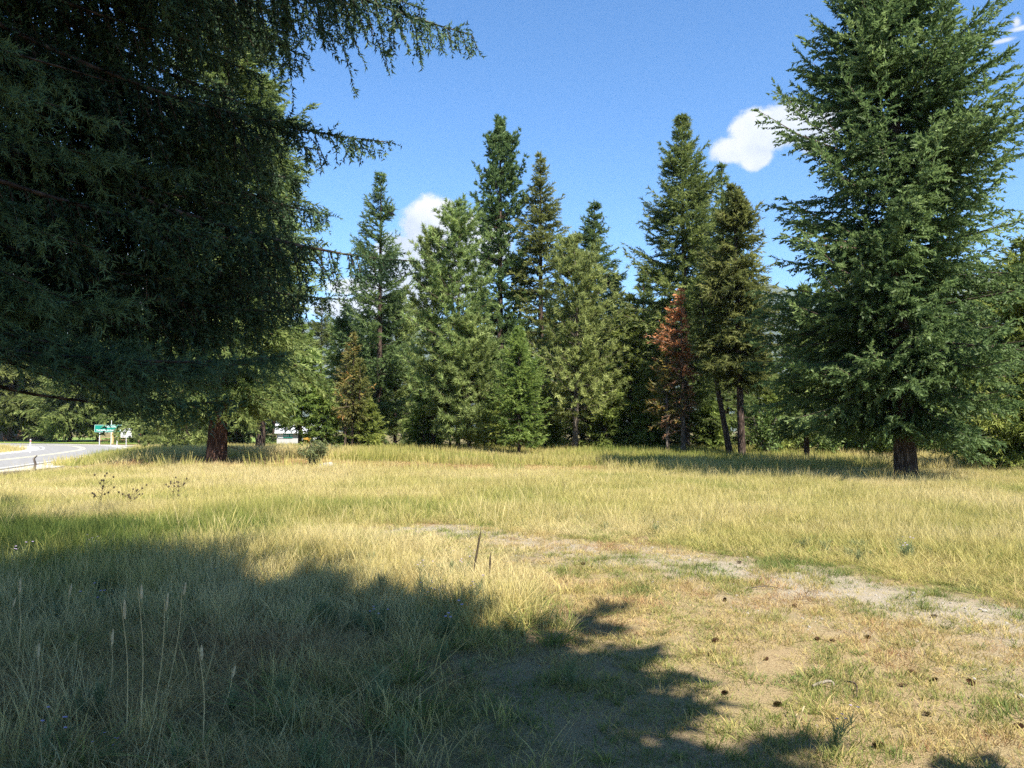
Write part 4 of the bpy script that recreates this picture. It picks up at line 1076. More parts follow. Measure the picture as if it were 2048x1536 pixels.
# far verge beyond the road
x = g.uniform(-80, -30, 4500); y = g.uniform(50, 96, 4500); rd = poly_dist(x, y, ROAD); k = (rd > 6.2) & (y < 84 + (-x - 40) * .35); x, y = x[k], y[k]
add(x, y, g.uniform(1, 1.6, len(x)), g.uniform(.35, .6, len(x)), np.clip(.35 + .6 * vnoise(x, y, 6), 0, 1), iFar + g.integers(0, 3, len(x)))
scatter('grass', 'dry and green meadow grass', np.concatenate(PX), np.concatenate(PR), np.concatenate(PS), np.concatenate(PD), np.concatenate(PK), ALLP)

# knapweed through the near shade and the meadow
x, y = cand(4200, 2.6, 16.0); z = zones(x, y)
k = dens(np.clip((vnoise(x + 5, y, 1.4) - .38) * 2.2, 0, 1) * sstep(.9, 2.2, z['d1']) * (1 - .93 * z['short']) * (1 - .7 * z['matted']) * (.35 + .65 * sstep(-4, -1.5, x) * sstep(9, 6, y)), x); x, y = x[k], y[k]
n = len(x)
scatter('wildflowers', 'grey green knapweed with small lilac flowers', np.stack([x, y, hfun(x, y) - .01], -1), rots(n), np.repeat((g.uniform(.55, 1.15, n) * (1 - .4 * sstep(9, 13, y)))[:, None], 3, 1), g.uniform(.1, .5, n), g.integers(0, 4, n), P_weed)

# stones of the wheel track, the drive and the shoulder
def pebble():
    bm = bmesh.new(); bmesh.ops.create_icosphere(bm, subdivisions=1, radius=.5)
    for v in bm.verts:
        v.co = Vector((v.co.x * g.uniform(.7, 1.1), v.co.y * g.uniform(.6, 1.0), v.co.z * g.uniform(.35, .7)))
    me = bpy.data.meshes.new('pebble'); bm.to_mesh(me); bm.free(); me.materials.append(M_stone)
    return bpy.data.objects.new('pebble', me)


P_peb = [pebble() for _ in range(4)]
x, y = cand(30000, 3.0, 14.0); z = zones(x, y); k = dens(z['gravel'] ** 1.5 * .9 + .012, x); x, y = x[k], y[k]; n = len(x)
s = np.clip(g.lognormal(-4.25, .5, n), .006, .06)
x2, y2 = cand(9000, 22, 40, .85, 0); z = zones(x2, y2); k = dens(np.clip(z['pad'], 0, 1) * .7, x2); x2, y2 = x2[k], y2[k]
x, y, s = np.r_[x, x2], np.r_[y, y2], np.r_[s, np.clip(g.lognormal(-3.2, .5, len(x2)), .02, .12)]
n = len(x)
scatter('gravel', 'pale gravel in the wheel track and drive', np.stack([x, y, hfun(x, y) + s * .1], -1), np.stack([g.normal(0, .4, n), g.normal(0, .4, n), g.random(n) * 6.28], -1), np.repeat(s[:, None], 3, 1), g.random(n), g.integers(0, 4, n), P_peb)
# ------------------------------------------------------------------ understory shrubs
def shrub(name, label, base, h, r, seed, mat, group, n=1700, ls=.11, stems=9, cat='bush', open_=.25):
    g = np.random.default_rng(seed)
    root = empty(name, base); tag(root, label, cat, group)
    parts, tips = [], []
    for _ in range(stems):
        a = g.random() * 6.283; rr = r * g.uniform(.2, .85); hh = h * g.uniform(.55, 1.0)
        tq = np.linspace(0, 1, 6)[:, None]
        end = np.array([np.cos(a) * rr, np.sin(a) * rr, hh])
        P = end * tq + np.array([0, 0, .25 * hh]) * tq * (1 - tq) + g.normal(0, .03, (6, 3)) * tq
        parts.append(tube(P, (.012 * h + .006) * np.linspace(1, .2, 6), 4))
        for _k in range(7):
            q = g.uniform(.3, 1); p0 = P[int(q * 5)]; d = unit(np.array([g.normal(), g.normal(), g.normal(.5, .6)])); L = g.uniform(.15, .42) * r
            parts.append(tube(np.stack([p0, p0 + d * L * .5 + [0, 0, .03], p0 + d * L]), .004 * h * np.array([1, .7, .3]) + .002, 3))
            tips += [p0 + d * L * s for s in (.35, .65, 1.0)]
    tips = np.array(tips)
    c = tips[g.integers(0, len(tips), n)] + g.normal(0, .10 * r, (n, 3))
    c[:, 2] = np.clip(c[:, 2], .08, None)
    nr = unit(g.normal(0, 1, (n, 3)) + np.array([0, 0, .7])); ax = rand_perp(nr, g); bx = np.cross(nr, ax)
    s = ls * g.uniform(.6, 1.3, n)[:, None]
    V = np.stack([c - ax * s, c + bx * s * .45, c + ax * s, c - bx * s * .45], 1).reshape(-1, 3)
    tint = np.clip(g.normal(.5, .2, n), 0, 1)
    Vt, Ft = joinq(parts)
    link('stems', np_mesh('stems', Vt, Ft, smooth=True), M_twig, root)
    link('foliage', np_mesh('foliage', V, np.arange(4 * n).reshape(-1, 4), {'tint': ('FACE', tint)}), mat, root)
    return root


def gp(px, d):
    X = at(px, HOR, d)[0]
    return (X, d, gz(X, d))


b = ground_at(628, 932); shrub('bush', 'dense dark green bush on the edge of the bare brown strip', tuple(b), 1.05, .8, 1, M_sage, 'bushes', 2600, .05, 14)
b = ground_at(672, 915); shrub('bush', 'small dark bush among the stems of the stressed trees', tuple(b), .7, .45, 2, M_sage, 'bushes', 1100, .05, 9)
for i, (px, d, h, r, lab) in enumerate(((1530, 41, 3.0, 1.5, 'bright leafy bush beside the long straight dark trunk'), (1585, 45, 4.2, 1.8, 'tall leafy bush behind the bushy dark fir'), (1655, 40, 2.4, 1.5, 'low leafy bush beside the bare shrubby stems'),
                                       (1722, 41, 3.0, 1.7, 'leafy bush whose foliage meets the hanging boughs beside the thick trunk'), (1778, 38, 1.9, 1.2, 'low round leafy bush tucked behind the thick flared trunk'), (1880, 39, 3.2, 1.8, 'tall leafy bush with bare stems showing near its foot'),
                                       (1945, 36, 2.2, 1.5, 'pale leafy bush with dark stems under the drooping skirt'), (2020, 33, 2.0, 1.6, 'grey green bush standing in front of the broad drooping fir'), (2085, 32, 2.4, 1.8, 'grey green bush crowding the trunk of the broad drooping fir'),
                                       (1425, 49, 2.6, 1.5, 'shaded leafy bush behind the leaning trunk'), (1300, 50, 2.0, 1.4, 'shaded leafy bush behind the thin grey dying tree'), (870, 60, 2.2, 1.6, 'pale bush seen between the pine trunks'))):
    shrub('bush', lab, gp(px, d), h, r, 20 + i, M_leaf if i not in (7, 8) else M_sage, 'bushes', 2300, .10, 10)

# ------------------------------------------------------------------ box and bar helpers
def box(bm, x0, x1, y0, y1, z0, z1):
    vs = [bm.verts.new((x, y, z)) for z in (z0, z1) for x, y in ((x0, y0), (x1, y0), (x1, y1), (x0, y1))]
    for f in ((3, 2, 1, 0), (4, 5, 6, 7), (0, 1, 5, 4), (1, 2, 6, 5), (2, 3, 7, 6), (3, 0, 4, 7)):
        bm.faces.new([vs[i] for i in f])


def cyl(bm, x, y, z0, z1, r0, r1=None, n=12):
    r1 = r0 if r1 is None else r1
    A = [bm.verts.new((x + r0 * math.cos(k / n * 6.2832), y + r0 * math.sin(k / n * 6.2832), z0)) for k in range(n)]
    B = [bm.verts.new((x + r1 * math.cos(k / n * 6.2832), y + r1 * math.sin(k / n * 6.2832), z1)) for k in range(n)]
    for k in range(n):
        bm.faces.new((A[k], A[(k + 1) % n], B[(k + 1) % n], B[k]))
    bm.faces.new(B); bm.faces.new(A[::-1])


def part(name, mat, parent, fn, bevel=0.0):
    bm = bmesh.new(); fn(bm)
    if bevel:
        bmesh.ops.bevel(bm, geom=list(bm.edges), offset=bevel, segments=2, affect='EDGES', profile=.5)
    me = bpy.data.meshes.new(name); bm.to_mesh(me); bm.free()
    return link(name, me, mat, parent)


def words3d(name, body, mat, parent, x, z, y, size, align='CENTER', sx=1.0):
    cu = bpy.data.curves.new(name, 'FONT'); cu.body = body; cu.size = size; cu.align_x = align; cu.align_y = 'CENTER'; cu.extrude = .002; cu.offset = size * .02
    o = bpy.data.objects.new(name, cu); C.objects.link(o); cu.materials.append(mat)
    bpy.context.view_layer.update()
    me = bpy.data.meshes.new_from_object(o.evaluated_get(bpy.context.evaluated_depsgraph_get()))
    bpy.data.objects.remove(o); me.name = name
    o = link(name, me, None, parent); o['kind'] = 'stuff'
    o.location = (x, y, z); o.rotation_euler = (R(90), 0, 0); o.scale = (sx, 1, 1)
    return o


def rounded(bm, w, h, r, y0, y1, cz, n=5, inner=None):
    """rounded rectangle plate in XZ; inner = border width makes a frame"""
    def loop(w, h, r):
        out = []
        for cx, cz_, a0 in ((w / 2 - r, h / 2 - r, 0), (-w / 2 + r, h / 2 - r, 90), (-w / 2 + r, -h / 2 + r, 180), (w / 2 - r, -h / 2 + r, 270)):
            for k in range(n + 1):
                a = R(a0 + 90 * k / n); out.append((cx + r * math.cos(a), cz_ + r * math.sin(a) + cz))
        return out
    A = loop(w, h, r)
    if inner is None:
        f = [bm.verts.new((x, y0, z)) for x, z in A]; b_ = [bm.verts.new((x, y1, z)) for x, z in A]
        bm.faces.new(f); bm.faces.new(b_[::-1])
        for k in range(len(A)):
            j = (k + 1) % len(A); bm.faces.new((f[k], b_[k], b_[j], f[j]))
    else:
        B = loop(w - 2 * inner, h - 2 * inner, max(r - inner, .005))
        f = [bm.verts.new((x, y0, z)) for x, z in A]; q = [bm.verts.new((x, y0, z)) for x, z in B]
        for k in range(len(A)):
            j = (k + 1) % len(A); bm.faces.new((f[k], q[k], q[j], f[j]))


M_green = simple_mat('sign_green', (0.0, 0.17, 0.125), 0.45, 0.4, nscale=3, namp=0.06)
M_white = simple_mat('sign_white', (0.6, 0.61, 0.6), 0.45, 0.4, nscale=3, namp=0.04)
M_black = simple_mat('sign_black', (0.02, 0.02, 0.022), 0.5, 0.3)
M_post = simple_mat('galvanised_post', (0.42, 0.43, 0.43), 0.5, 0.4, nscale=5, namp=0.15)
M_wood = simple_mat('weathered_wood', (0.30, 0.17, 0.10), 0.8, 0.2, nscale=6, namp=0.3, bump=.3)
M_tan = simple_mat('tan_pole_wood', (0.46, 0.31, 0.15), 0.85, 0.2, nscale=5, namp=0.25, bump=.3)
M_metal_w = simple_mat('white_sheet_metal', (0.50, 0.51, 0.52), 0.4, 0.4, nscale=1.5, namp=0.06)
M_wall = simple_mat('painted_board', (0.36, 0.36, 0.35), 0.7, 0.2, nscale=2, namp=0.12)
M_teal = simple_mat('teal_roof_metal', (0.03, 0.30, 0.24), 0.5, 0.3, nscale=2, namp=0.15)
M_brownwall = simple_mat('brown_log_wall', (0.15, 0.085, 0.05), 0.85, 0.1, nscale=3, namp=0.3)
M_glass = simple_mat('dark_glass', (0.02, 0.025, 0.03), 0.1, 0.5)
M_yellow = simple_mat('yellow_paint', (0.36, 0.21, 0.03), 0.5, 0.35, nscale=3, namp=0.2)
M_red = simple_mat('red_reflector', (0.5, 0.05, 0.02), 0.3, 0.4)


def face_cam(p):
    return math.atan2(-p[0], p[1]) * -1.0 * -1.0


# green guide sign across the road
p = gp(217, 86); rz = math.atan2(p[0], -p[1]) + math.pi
rz = math.atan2(-p[0], p[1])
s = empty('road_sign', p, rz); tag(s, 'wide green road sign with white lettering on two pale posts', 'road sign')
for x in (-.86, .88):
    part('post', M_post, s, lambda bm: cyl(bm, x, .06, -.2, 2.25, .05))
board = part('board', M_green, s, lambda bm: rounded(bm, 2.8, .84, .06, -.02, .015, 1.93))
part('border', M_white, board, lambda bm: rounded(bm, 2.76, .80, .05, -.0235, 0, 1.93, inner=.022))
words3d('lettering', 'NOXON', M_white, board, .22, 2.13, -.024, .27)
words3d('lettering', 'THOMPSON FALLS', M_white, board, -.22, 1.72, -.024, .24)


def arrow(bm, cx, cz, s_, y):
    pts = [(-.5, .16), (.05, .16), (.05, .42), (.5, 0), (.05, -.42), (.05, -.16), (-.5, -.16)]
    bm.faces.new([bm.verts.new((cx + x_ * s_, y, cz + z_ * s_)) for x_, z_ in pts][::-1])


part('arrow', M_white, board, lambda bm: arrow(bm, 1.14, 1.72, .27, -.0235))

# route marker assembly
p = gp(253, 85); s = empty('route_sign', p, math.atan2(-p[0], p[1])); tag(s, 'cluster of white route number signs sharing one pale post', 'road sign')
part('post', M_post, s, lambda bm: cyl(bm, 0, .05, -.2, 1.95, .04))
for sx, word, dirn in ((-.30, 'WEST', -1), (.30, 'EAST', 1)):
    pl = part('direction_plate', M_white, s, lambda bm: rounded(bm, .50, .21, .03, -.012, .004, 1.83))
    pl.location.x = sx; words3d('lettering', word, M_black, pl, 0, 1.83, -.0145, .15)
    pl = part('number_plate', M_white, s, lambda bm: rounded(bm, .58, .42, .04, -.012, .004, 1.47))
    pl.location.x = sx; words3d('lettering', '200', M_black, pl, 0, 1.47, -.0145, .27)
    part('border', M_black, pl, lambda bm: rounded(bm, .55, .39, .03, -.0135, 0, 1.47, inner=.014))
    pl = part('arrow_plate', M_white, s, lambda bm: rounded(bm, .50, .27, .03, -.012, .004, 1.09))
    pl.location.x = sx
    ar = part('arrow', M_black, pl, lambda bm: arrow(bm, 0, 0, .3, -.0135)); ar.location.z = 1.09; ar.scale.x = dirn

# delineator, poles, mailbox
b = ground_at(60, 907); s = empty('marker_post', tuple(b), math.atan2(-b[0], b[1])); tag(s, 'slim white roadside marker post in golden grass', 'post')
part('post', M_white, s, lambda bm: box(bm, -.04, .04, -.015, .015, -.1, 1.05), .006)
part('reflector', M_red, s, lambda bm: box(bm, -.03, .03, -.019, -.016, .85, .98))
p = gp(225, 96); s = empty('wooden_post', p); tag(s, 'thick tan wooden pole behind the green road sign', 'pole')
part('pole', M_tan, s, lambda bm: cyl(bm, 0, 0, -.2, 2.2, .17, .15, 14))
part('cap', M_tan, s, lambda bm: cyl(bm, 0, 0, 2.201, 2.28, .16, .05, 14))
p = gp(222.5, 91); s = empty('signpost', p); tag(s, 'slim white pole poking up above the green road sign', 'pole')
part('pole', M_white, s, lambda bm: cyl(bm, 0, 0, -.1, 2.85, .035)); part('cap', M_white, s, lambda bm: cyl(bm, 0, 0, 2.851, 2.89, .045))
p = gp(278, 84); s = empty('mailbox', p, math.atan2(-p[0], p[1])); tag(s, 'black mailbox on a post beside the route number signs', 'mailbox')
part('post', M_wood, s, lambda bm: box(bm, -.05, .05, -.05, .05, -.1, 1.05))


def mbox(bm):
    prof = [(-.17, 0)] + [(-.17 * math.cos(k / 8 * math.pi), .18 + .15 * math.sin(k / 8 * math.pi)) for k in range(9)] + [(.17, 0)]
    f = [bm.verts.new((x, -.28, z + 1.055)) for x, z in prof]; b_ = [bm.verts.new((x, .28, z + 1.055)) for x, z in prof]
    bm.faces.new(f); bm.faces.new(b_[::-1])
    for k in range(len(prof)):
        j = (k + 1) % len(prof); bm.faces.new((f[k], b_[k], b_[j], f[j]))


part('body', M_black, s, mbox); part('flag', M_red, s, lambda bm: box(bm, .172, .18, -.1, .02, 1.2, 1.38))


def picnic(px, d, rz, label):
    p = gp(px, d); s = empty('picnic_table', p, rz); tag(s, label, 'picnic table', 'picnic tables')
    for k in range(5):
        part('plank', M_wood, s, lambda bm: box(bm, -.92, .92, -.38 + k * .155, -.38 + k * .155 + .14, .72, .76))
    for y0 in (-.78, .52):
        part('bench', M_wood, s, lambda bm: box(bm, -.92, .92, y0, y0 + .26, .42, .46))
    for x0 in (-.65, .57):
        part('crossbar', M_wood, s, lambda bm: box(bm, x0, x0 + .08, -.76, .76, .34, .415))
        for sg in (-1, 1):
            def leg(bm):
                vs = [(x0 + .003, sg * .62, 0), (x0 + .077, sg * .62, 0), (x0 + .077, sg * .52, 0), (x0 + .003, sg * .52, 0), (x0 + .003, sg * .30, .718), (x0 + .077, sg * .30, .718), (x0 + .077, sg * .20, .718), (x0 + .003, sg * .20, .718)]
                v = [bm.verts.new(q) for q in vs]
                for f in ((3, 2, 1, 0), (4, 5, 6, 7), (0, 1, 5, 4), (1, 2, 6, 5), (2, 3, 7, 6), (3, 0, 4, 7)): bm.faces.new([v[i] for i in f])
                bmesh.ops.recalc_face_normals(bm, faces=bm.faces)
            part('leg', M_wood, s, leg)


picnic(213, 98, .5, 'brown picnic table behind a post of the green road sign')
picnic(241, 100, .9, 'reddish picnic table in shade behind the route number signs')
picnic(120, 118, .2, 'picnic table under the trees beyond the mown lawn')

# low white shed with green lettering behind the small fir
p = gp(604, 74); s = empty('shed', p, math.atan2(-p[0], p[1])); tag(s, 'low white roofed shed with a green lettered board seen under the boughs', 'building')
part('wall', M_wall, s, lambda bm: box(bm, -2.3, 2.3, 0, 3.2, -.1, 1.45))


def shed_roof(bm):
    v = [bm.verts.new(q) for q in ((-2.5, -.35, 1.44), (2.5, -.35, 1.44), (2.5, 1.6, 2.3), (-2.5, 1.6, 2.3), (-2.5, 3.5, 1.44), (2.5, 3.5, 1.44), (-2.5, -.35, 1.36), (2.5, -.35, 1.36))]
    bm.faces.new((v[0], v[1], v[2], v[3])); bm.faces.new((v[3], v[2], v[5], v[4])); bm.faces.new((v[6], v[7], v[1], v[0]))


rf = part('roof', M_metal_w, s, shed_roof)
for k in range(11):
    part('seam', M_metal_w, rf, lambda bm: [bm.faces.new([bm.verts.new(q) for q in ((-2.4 + k * .48, -.35, 1.455), (-2.36 + k * .48, -.35, 1.455), (-2.36 + k * .48, 1.6, 2.33), (-2.4 + k * .48, 1.6, 2.33))])])
bd = part('sign_board', M_white, s, lambda bm: box(bm, -2.2, -.85, -.06, -.003, .92, 1.33))
part('green_band', M_green, bd, lambda bm: box(bm, -1.72, -.86, -.067, -.061, .93, 1.32))
words3d('lettering', 'BEST FE', M_white, bd, -1.28, 1.12, -.07, .24)
dr = part('door', M_metal_w, s, lambda bm: box(bm, 1.05, 2.05, -.05, -.004, .02, 1.34))
part('brace', M_wall, dr, lambda bm: [bm.faces.new([bm.verts.new(q) for q in ((1.1, -.056, .1), (1.18, -.056, .1), (2.0, -.056, 1.25), (1.92, -.056, 1.25))])])
p = gp(615, 70); s = empty('storage_bin', p, math.atan2(-p[0], p[1])); tag(s, 'yellow ribbed storage bin beside the low white shed', 'bin')
part('body', M_yellow, s, lambda bm: box(bm, -.36, .36, -.3, .3, .05, 1.05), .03)
part('lid', M_yellow, s, lambda bm: box(bm, -.40, .40, -.34, .34, 1.055, 1.13), .02)
for z_ in (.3, .55, .8):
    part('rib', M_yellow, s, lambda bm: box(bm, -.37, .37, -.335, -.305, z_, z_ + .07))
for px, d, h, lab in ((623.5, 66, 2.0, 'grey wooden post in front of the yellow bin'), (652, 66, 1.9, 'tan wooden post at the corner of the white shed'), (1100, 43, .55, 'short wooden stake in the grass beside the small bright fir')):
    p = gp(px if px < 1000 else 944, d); s = empty('wooden_post', p); tag(s, lab if px < 1000 else 'short wooden stake in the grass at the foot of the young pine', 'post')
    part('post', M_tan, s, lambda bm: cyl(bm, 0, 0, -.2, h, .085, .075, 10)); part('top', M_tan, s, lambda bm: cyl(bm, 0, 0, h + .001, h + .03, .06, .03, 10))

# cabin with a teal roof among the trees across the road
p = gp(62, 132); s = empty('cabin', p, math.atan2(-p[0], p[1]) + .15); tag(s, 'brown cabin with teal metal roof mostly hidden among trees', 'building')
part('wall', M_brownwall, s, lambda bm: box(bm, -4, 4, 0, 6, -.1, 3.0))


def cab_roof(bm):
    v = [bm.verts.new(q) for q in ((-4.5, -.6, 2.85), (4.5, -.6, 2.85), (4.5, 3, 5.6), (-4.5, 3, 5.6), (-4.5, 6.6, 2.85), (4.5, 6.6, 2.85))]
    bm.faces.new((v[0], v[1], v[2], v[3])); bm.faces.new((v[3], v[2], v[5], v[4]))


part('roof', M_teal, s, cab_roof)
part('gable', M_brownwall, s, lambda bm: [bm.faces.new([bm.verts.new(q) for q in ((-4, 0.01, 3.0), (-4, 5.99, 3.0), (-4, 3, 5.2))])]); part('gable', M_brownwall, s, lambda bm: [bm.faces.new([bm.verts.new(q) for q in ((4, 0.01, 3.0), (4, 3, 5.2), (4, 5.99, 3.0))])])
part('door', M_wood, s, lambda bm: box(bm, -.5, .5, -.05, -.004, 0, 2.1))
for x in (-2.6, 2.4):
    wn = part('window', M_glass, s, lambda bm: box(bm, x - .6, x + .6, -.03, -.004, 1.0, 2.1)); part('lintel', M_white, wn, lambda bm: box(bm, x - .66, x + .66, -.05, -.032, 2.1, 2.18)); part('sill', M_white, wn, lambda bm: box(bm, x - .66, x + .66, -.05, -.032, .92, 1.0))

# ------------------------------------------------------------------ fallen wood, stones, cones
a = ground_at(-30, 964); b = ground_at(98, 946)
s = empty('fallen_log', tuple(a)); tag(s, 'long grey fallen branch with an upright stub lying by the gravel drive', 'log')
d_ = b - a; tq = np.linspace(0, 1, 9)[:, None]
Pl = d_ * tq + np.array([0, 0, .12]) + np.array([.25, -.2, .05]) * np.sin(tq * 7) * .4; Pl[:, 2] += .04
link('trunk', np_mesh('trunk', *tube(Pl, np.linspace(.11, .04, 9), 9, .08, 3), smooth=True), M_bark_grey, s)
q = Pl[6]; link('stub', np_mesh('stub', *tube(np.stack([q, q + [.05, 0, .25], q + [-.02, 0, .45], q + [.10, .0, .56]]), np.array([.05, .045, .04, .02]), 7, .05, 5), smooth=True), M_bark_grey, s)


def stone_mesh(seed, r):
    g = np.random.default_rng(seed); bm = bmesh.new(); bmesh.ops.create_icosphere(bm, subdivisions=2, radius=r)
    for v in bm.verts:
        n_ = 1 + .22 * math.sin(v.co.x / r * 3 + seed) * math.cos(v.co.y / r * 2.4 + seed) + g.normal(0, .035)
        v.co = Vector((v.co.x * n_ * 1.25, v.co.y * n_, v.co.z * n_ * .6))
    me = bpy.data.meshes.new('stone'); bm.to_mesh(me); bm.free(); me.materials.append(M_stone)
    return me


for i, (px, py, r, lab) in enumerate(((652, 938, .26, 'largest pale stone in the small heap by the dense bush'), (664, 936, .17, 'pale stone leaning on the largest stone of the heap'), (640, 941, .15, 'flat pale stone in the heap closest to the dense bush'), (672, 941, .12, 'smallest pale stone in the heap by the dense bush'))):
    b = ground_at(px, py); o = link('stone', stone_mesh(i + 3, r)); o.location = (b[0], b[1], b[2] + r * .42); o.rotation_euler.z = i * 1.3; tag(o, lab, 'stone', 'pale stones by the bush')


def cone_mesh():
    V, F = [], []
    n = 64; g = np.random.default_rng(5)
    for k in range(n):
        t = (k + .5) / n; a = k * 2.39996; x = (t - .5) * .085; r = .022 * math.sin(math.pi * (.12 + .80 * t)) ** .7
        d = np.array([.35, math.cos(a), math.sin(a)]); d /= np.linalg.norm(d); sd = np.array([0, -math.sin(a), math.cos(a)])
        c = np.array([x, 0, 0]); o = len(V)
        L = r * 1.15; w_ = r * .42
        V += [c + d * L * .2 - sd * w_ * .4, c + d * L * .2 + sd * w_ * .4, c + d * L + sd * w_, c + d * L * 1.08, c + d * L - sd * w_]
        F += [(o, o + 1, o + 2, o + 3, o + 4)]
    me = bpy.data.meshes.new('pine_cone'); me.from_pydata([tuple(v) for v in V], [], F)
    me.materials.append(simple_mat('cone_scales', (0.085, 0.045, 0.026), .85, .1, nscale=40, namp=.4))
    return me


cm = cone_mesh(); g = np.random.default_rng(31)
for px, py in ((1430, 1286), (1532, 1325), (1635, 1283), (1664, 1286), (1792, 1294), (1826, 1352), (1806, 1379), (1869, 1368), (1941, 1370), (1556, 1417), (1450, 1393), (1855, 1436), (1758, 1504), (1478, 1128), (1589, 1217), (1450, 1204), (1420, 1313), (1867, 1236), (1734, 1278), (2036, 1465), (1182, 1137), (1165, 1132)):
    b = ground_at(px, py); o = link('pine_cone', cm); sc_ = g.uniform(.55, .8); o.scale = (sc_,) * 3
    o.location = (b[0], b[1], b[2] + .024 * sc_); o.rotation_euler = (g.random() * 6, g.normal(0, .15), g.choice([0, 3.14]) + g.normal(0, .6))
    tag(o, 'brown pine cone lying in the short dry grass', 'pine cone', 'pine cones scattered in the short dry grass')
M_pale = simple_mat('bare_pale_wood', (0.20, 0.17, 0.13), .85, .1, nscale=25, namp=.25)
for (x0, y0, x1, y1, r, nm, lab, mt) in ((1690, 1372, 1712, 1402, .006, 'stick', 'thin curved dark stick lying in the short dry grass', M_bark), (1625, 1384, 1668, 1383, .010, 'stick', 'short pale barkless stick lying in the short dry grass', M_pale),
                                       (1500, 1180, 1560, 1184, .006, 'stick', 'thin straight grey stick lying near the gravel wheel track', M_bark_grey)):
    a = ground_at(x0, y0); b = ground_at(x1, y1); tq = np.linspace(0, 1, 6)[:, None]
    P = (b - a) * tq + np.array([0, 0, r + .012]) + np.array([.05, .03, .02]) * np.sin(tq * 3.1)
    o = link(nm, np_mesh(nm, *tube(P, r * np.array([.8, 1, 1, .9, .7, .3]), 6, .08, 2), smooth=True), mt); o.location = tuple(a); tag(o, lab, 'stick', 'sticks on the ground')

# ------------------------------------------------------------------ single tall stalks
M_stalk = simple_mat('straw_stalk', (0.50, 0.40, 0.20), .7, .2, nscale=20, namp=.2)
M_seed = simple_mat('seed_head', (0.52, 0.42, 0.25), .8, .1, nscale=60, namp=.35)
M_darkst = simple_mat('dark_dead_stalk', (0.07, 0.055, 0.035), .9, .1, nscale=30, namp=.3)


def stalk(name, bpx, bpy_, tpx, tpy, label, group, mat, hmat, head=.09, hr=.007, rad=.0028):
    b = ground_at(bpx, bpy_); top = at(tpx, tpy, b[1]); v = top - b
    s = empty(name, tuple(b)); tag(s, label, 'grass stalk', group)
    tq = np.linspace(0, 1, 8)[:, None]; P = v * tq + np.array([.02, .01, 0]) * np.sin(tq * 4) * tq; P[0, 2] -= .02
    link('stem', np_mesh('stem', *tube(P, rad * np.linspace(1.2, .6, 8), 5), smooth=True), mat, s)
    d = unit(v); hs = np.linspace(0, 1, 8)[:, None]; Ph = v + d * (head * (hs - .85))
    hv, hf = tube(Ph, hr * np.array([.3, .8, 1, .95, 1, .8, .6, .15]), 7, .18, int(tpx))
    link('seed_head', np_mesh('seed_head', hv, hf), hmat, s)


G_ST = 'tall seed headed grass stalks'
for k, q in enumerate(((253, 1505, 249, 1204), (280, 1505, 283, 1173), (300, 1477, 336, 1190), (328, 1419, 371, 1168), (32, 1378, 41, 1160), (405, 1528, 403, 1294), (118, 1290, 143, 1170), (0, 1300, 31, 1197), (215, 1420, 226, 1262), (440, 1440, 470, 1335), (70, 1400, 78, 1290))):
    stalk('grass_stalk', *q, 'tall straw coloured grass stalk with a pale seed head in the shade', G_ST, M_stalk, M_seed, .075 if k % 2 else .10)
stalk('dead_stalk', 941, 1175, 960, 1070, 'taller dark dead stalk standing where tall grass meets the wheel track', 'dark dead stalks', M_darkst, M_darkst, .42, .012, .004)
stalk('dead_stalk', 978, 1170, 981, 1112, 'shorter dark dead stalk standing where tall grass meets the wheel track', 'dark dead stalks', M_darkst, M_darkst, .24, .011, .004)
stalk('grass_stalk', 1590, 1462, 1608, 1413, 'bare yellow grass stalk standing in short turf at the shadow edge', G_ST, M_stalk, M_seed, .04, .004)
stalk('grass_stalk', 1582, 1455, 1594, 1428, 'low yellow grass stalk standing in short turf at the shadow edge', G_ST, M_stalk, M_seed, .03, .004)


def dried_weed(px, py, h, seed, label):
    g = np.random.default_rng(seed); b = ground_at(px, py); s = empty('dried_weed', tuple(b)); tag(s, label, 'weed', 'dried branching weeds')
    parts, heads = [], []
    main = np.stack([np.linspace(0, .1, 6), np.linspace(0, -.03, 6), np.linspace(-.02, h, 6)], -1) + np.r_[np.zeros((1, 3)), g.normal(0, .012, (5, 3))]
    parts.append(tube(main, .006 * np.linspace(1, .35, 6), 5)); ends = [main[-1]]
    for k in range(13):
        q = g.uniform(.35, .95); p0 = main[0] + (main[-1] - main[0]) * q; a = g.random() * 6.283; L = g.uniform(.12, .26)
        e = p0 + np.array([math.cos(a) * L, math.sin(a) * L, L * g.uniform(.4, 1.0)])
        parts.append(tube(np.stack([p0, (p0 + e) / 2 - [0, 0, .015], e]), np.array([.0035, .0028, .0018]), 4)); ends += [e, (p0 + e) / 2 + g.normal(0, .03, 3)]
    link('stem', np_mesh('stem', *joinq(parts), smooth=True), M_darkst, s)
    for e in ends[:16]:
        hv, hf = tube(np.array(e) + np.linspace(-.015, .03, 5)[:, None] * np.array([0, 0, 1.0]), np.array([.004, .016, .019, .013, .003]), 6, .1, 1)
        link('seed_head', np_mesh('seed_head', hv, hf), M_darkst, s)


dried_weed(196, 1040, .72, 3, 'dark dried weed with branching seed heads at the edge of the shade')
dried_weed(255, 1030, .5, 4, 'small dried weed growing beside the dark branching one')
dried_weed(348, 1020, .55, 6, 'brown dried weed standing before the flattened straw')

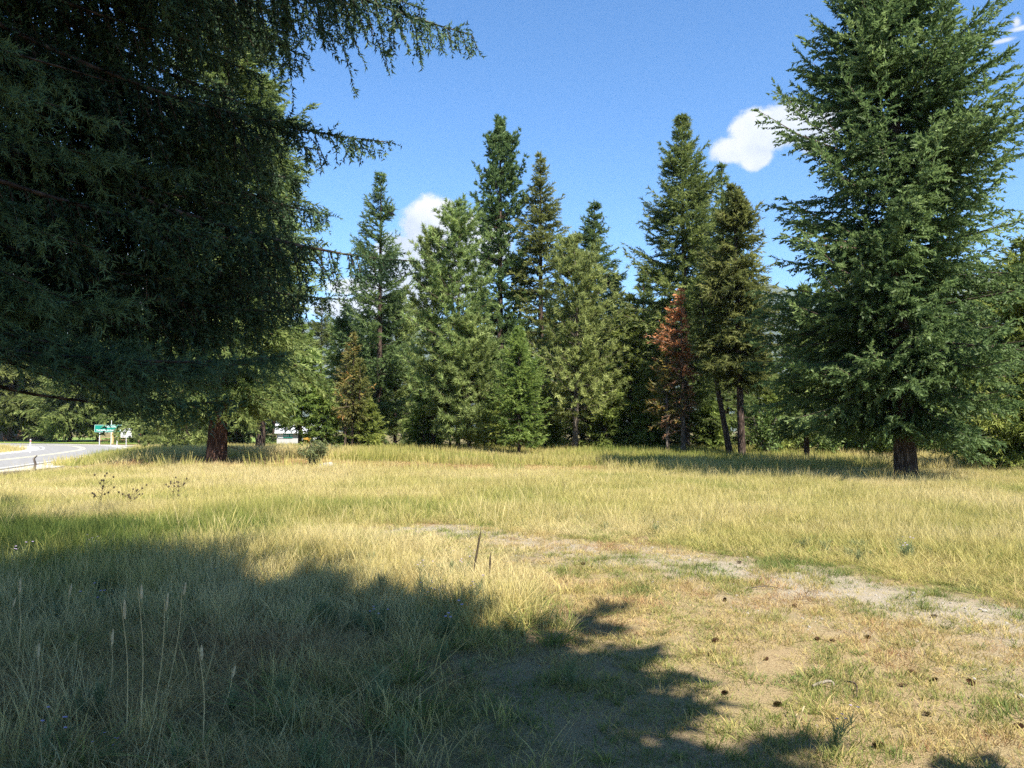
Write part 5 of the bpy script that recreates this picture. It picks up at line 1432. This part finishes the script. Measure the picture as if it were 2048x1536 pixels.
# ------------------------------------------------------------------ bird
bp_ = at(784, 427, 30.0)
s = empty('bird', tuple(bp_), R(35)); tag(s, 'small dark bird in flight beside a fir top', 'bird')
s.rotation_euler = (R(-52), R(15), R(30))
hv = tube(np.array([[0, -.10, .0], [0, -.085, .004], [0, -.06, .006], [0, -.02, .0], [0, .04, -.002], [0, .075, 0], [0, .10, .004], [0, .115, .002]]), np.array([.002, .016, .020, .030, .026, .018, .017, .003]), 10)


def bird_body():
    V, F = [hv[0]], [tuple(f) for f in hv[1]]
    o = len(hv[0]); ex = []
    for sg in (-1, 1):
        pts = [(sg * .02, .045, .012), (sg * .10, .055, .03), (sg * .21, .0, .015), (sg * .12, -.005, .02), (sg * .02, -.03, .008)]
        for dz in (0, -.005):
            ex += [(x, y, z + dz) for x, y, z in pts]
        f0 = list(range(o, o + 5)); f1 = list(range(o + 5, o + 10))
        F.append(tuple(f0)); F.append(tuple(f1[::-1]))
        for k in range(5): F.append((f0[k], f1[k], f1[(k + 1) % 5], f0[(k + 1) % 5]))
        o += 10
    pts = [(-.014, -.085, 0), (.014, -.085, 0), (.035, -.17, 0), (.004, -.14, 0), (-.004, -.14, 0), (-.035, -.17, 0)]
    ex += pts + [(x, y, z - .004) for x, y, z in pts]
    F.append(tuple(range(o, o + 6))); F.append(tuple(range(o + 11, o + 5, -1)))
    me = bpy.data.meshes.new('body'); me.from_pydata([tuple(v) for v in hv[0]] + ex, [], F)
    return me


link('body', bird_body(), simple_mat('dark_plumage', (0.02, 0.025, 0.045), .5, .3), s)

# ------------------------------------------------------------------ air
bm = bmesh.new(); box(bm, -7000, 7000, -1500, 6500, -45, 700)
me = bpy.data.meshes.new('haze'); bm.to_mesh(me); bm.free()
m, t = new_mat('summer_haze')
pv = t.node('ShaderNodeVolumePrincipled', {'Color': (0.62, 0.78, 1.0, 1), 'Density': 0.00007, 'Anisotropy': 0.0})
t.node('ShaderNodeOutputMaterial', {'Volume': pv.outputs[0]})
HZ = tag(link('haze', me, m), 'thin blue summer haze', kind='stuff')
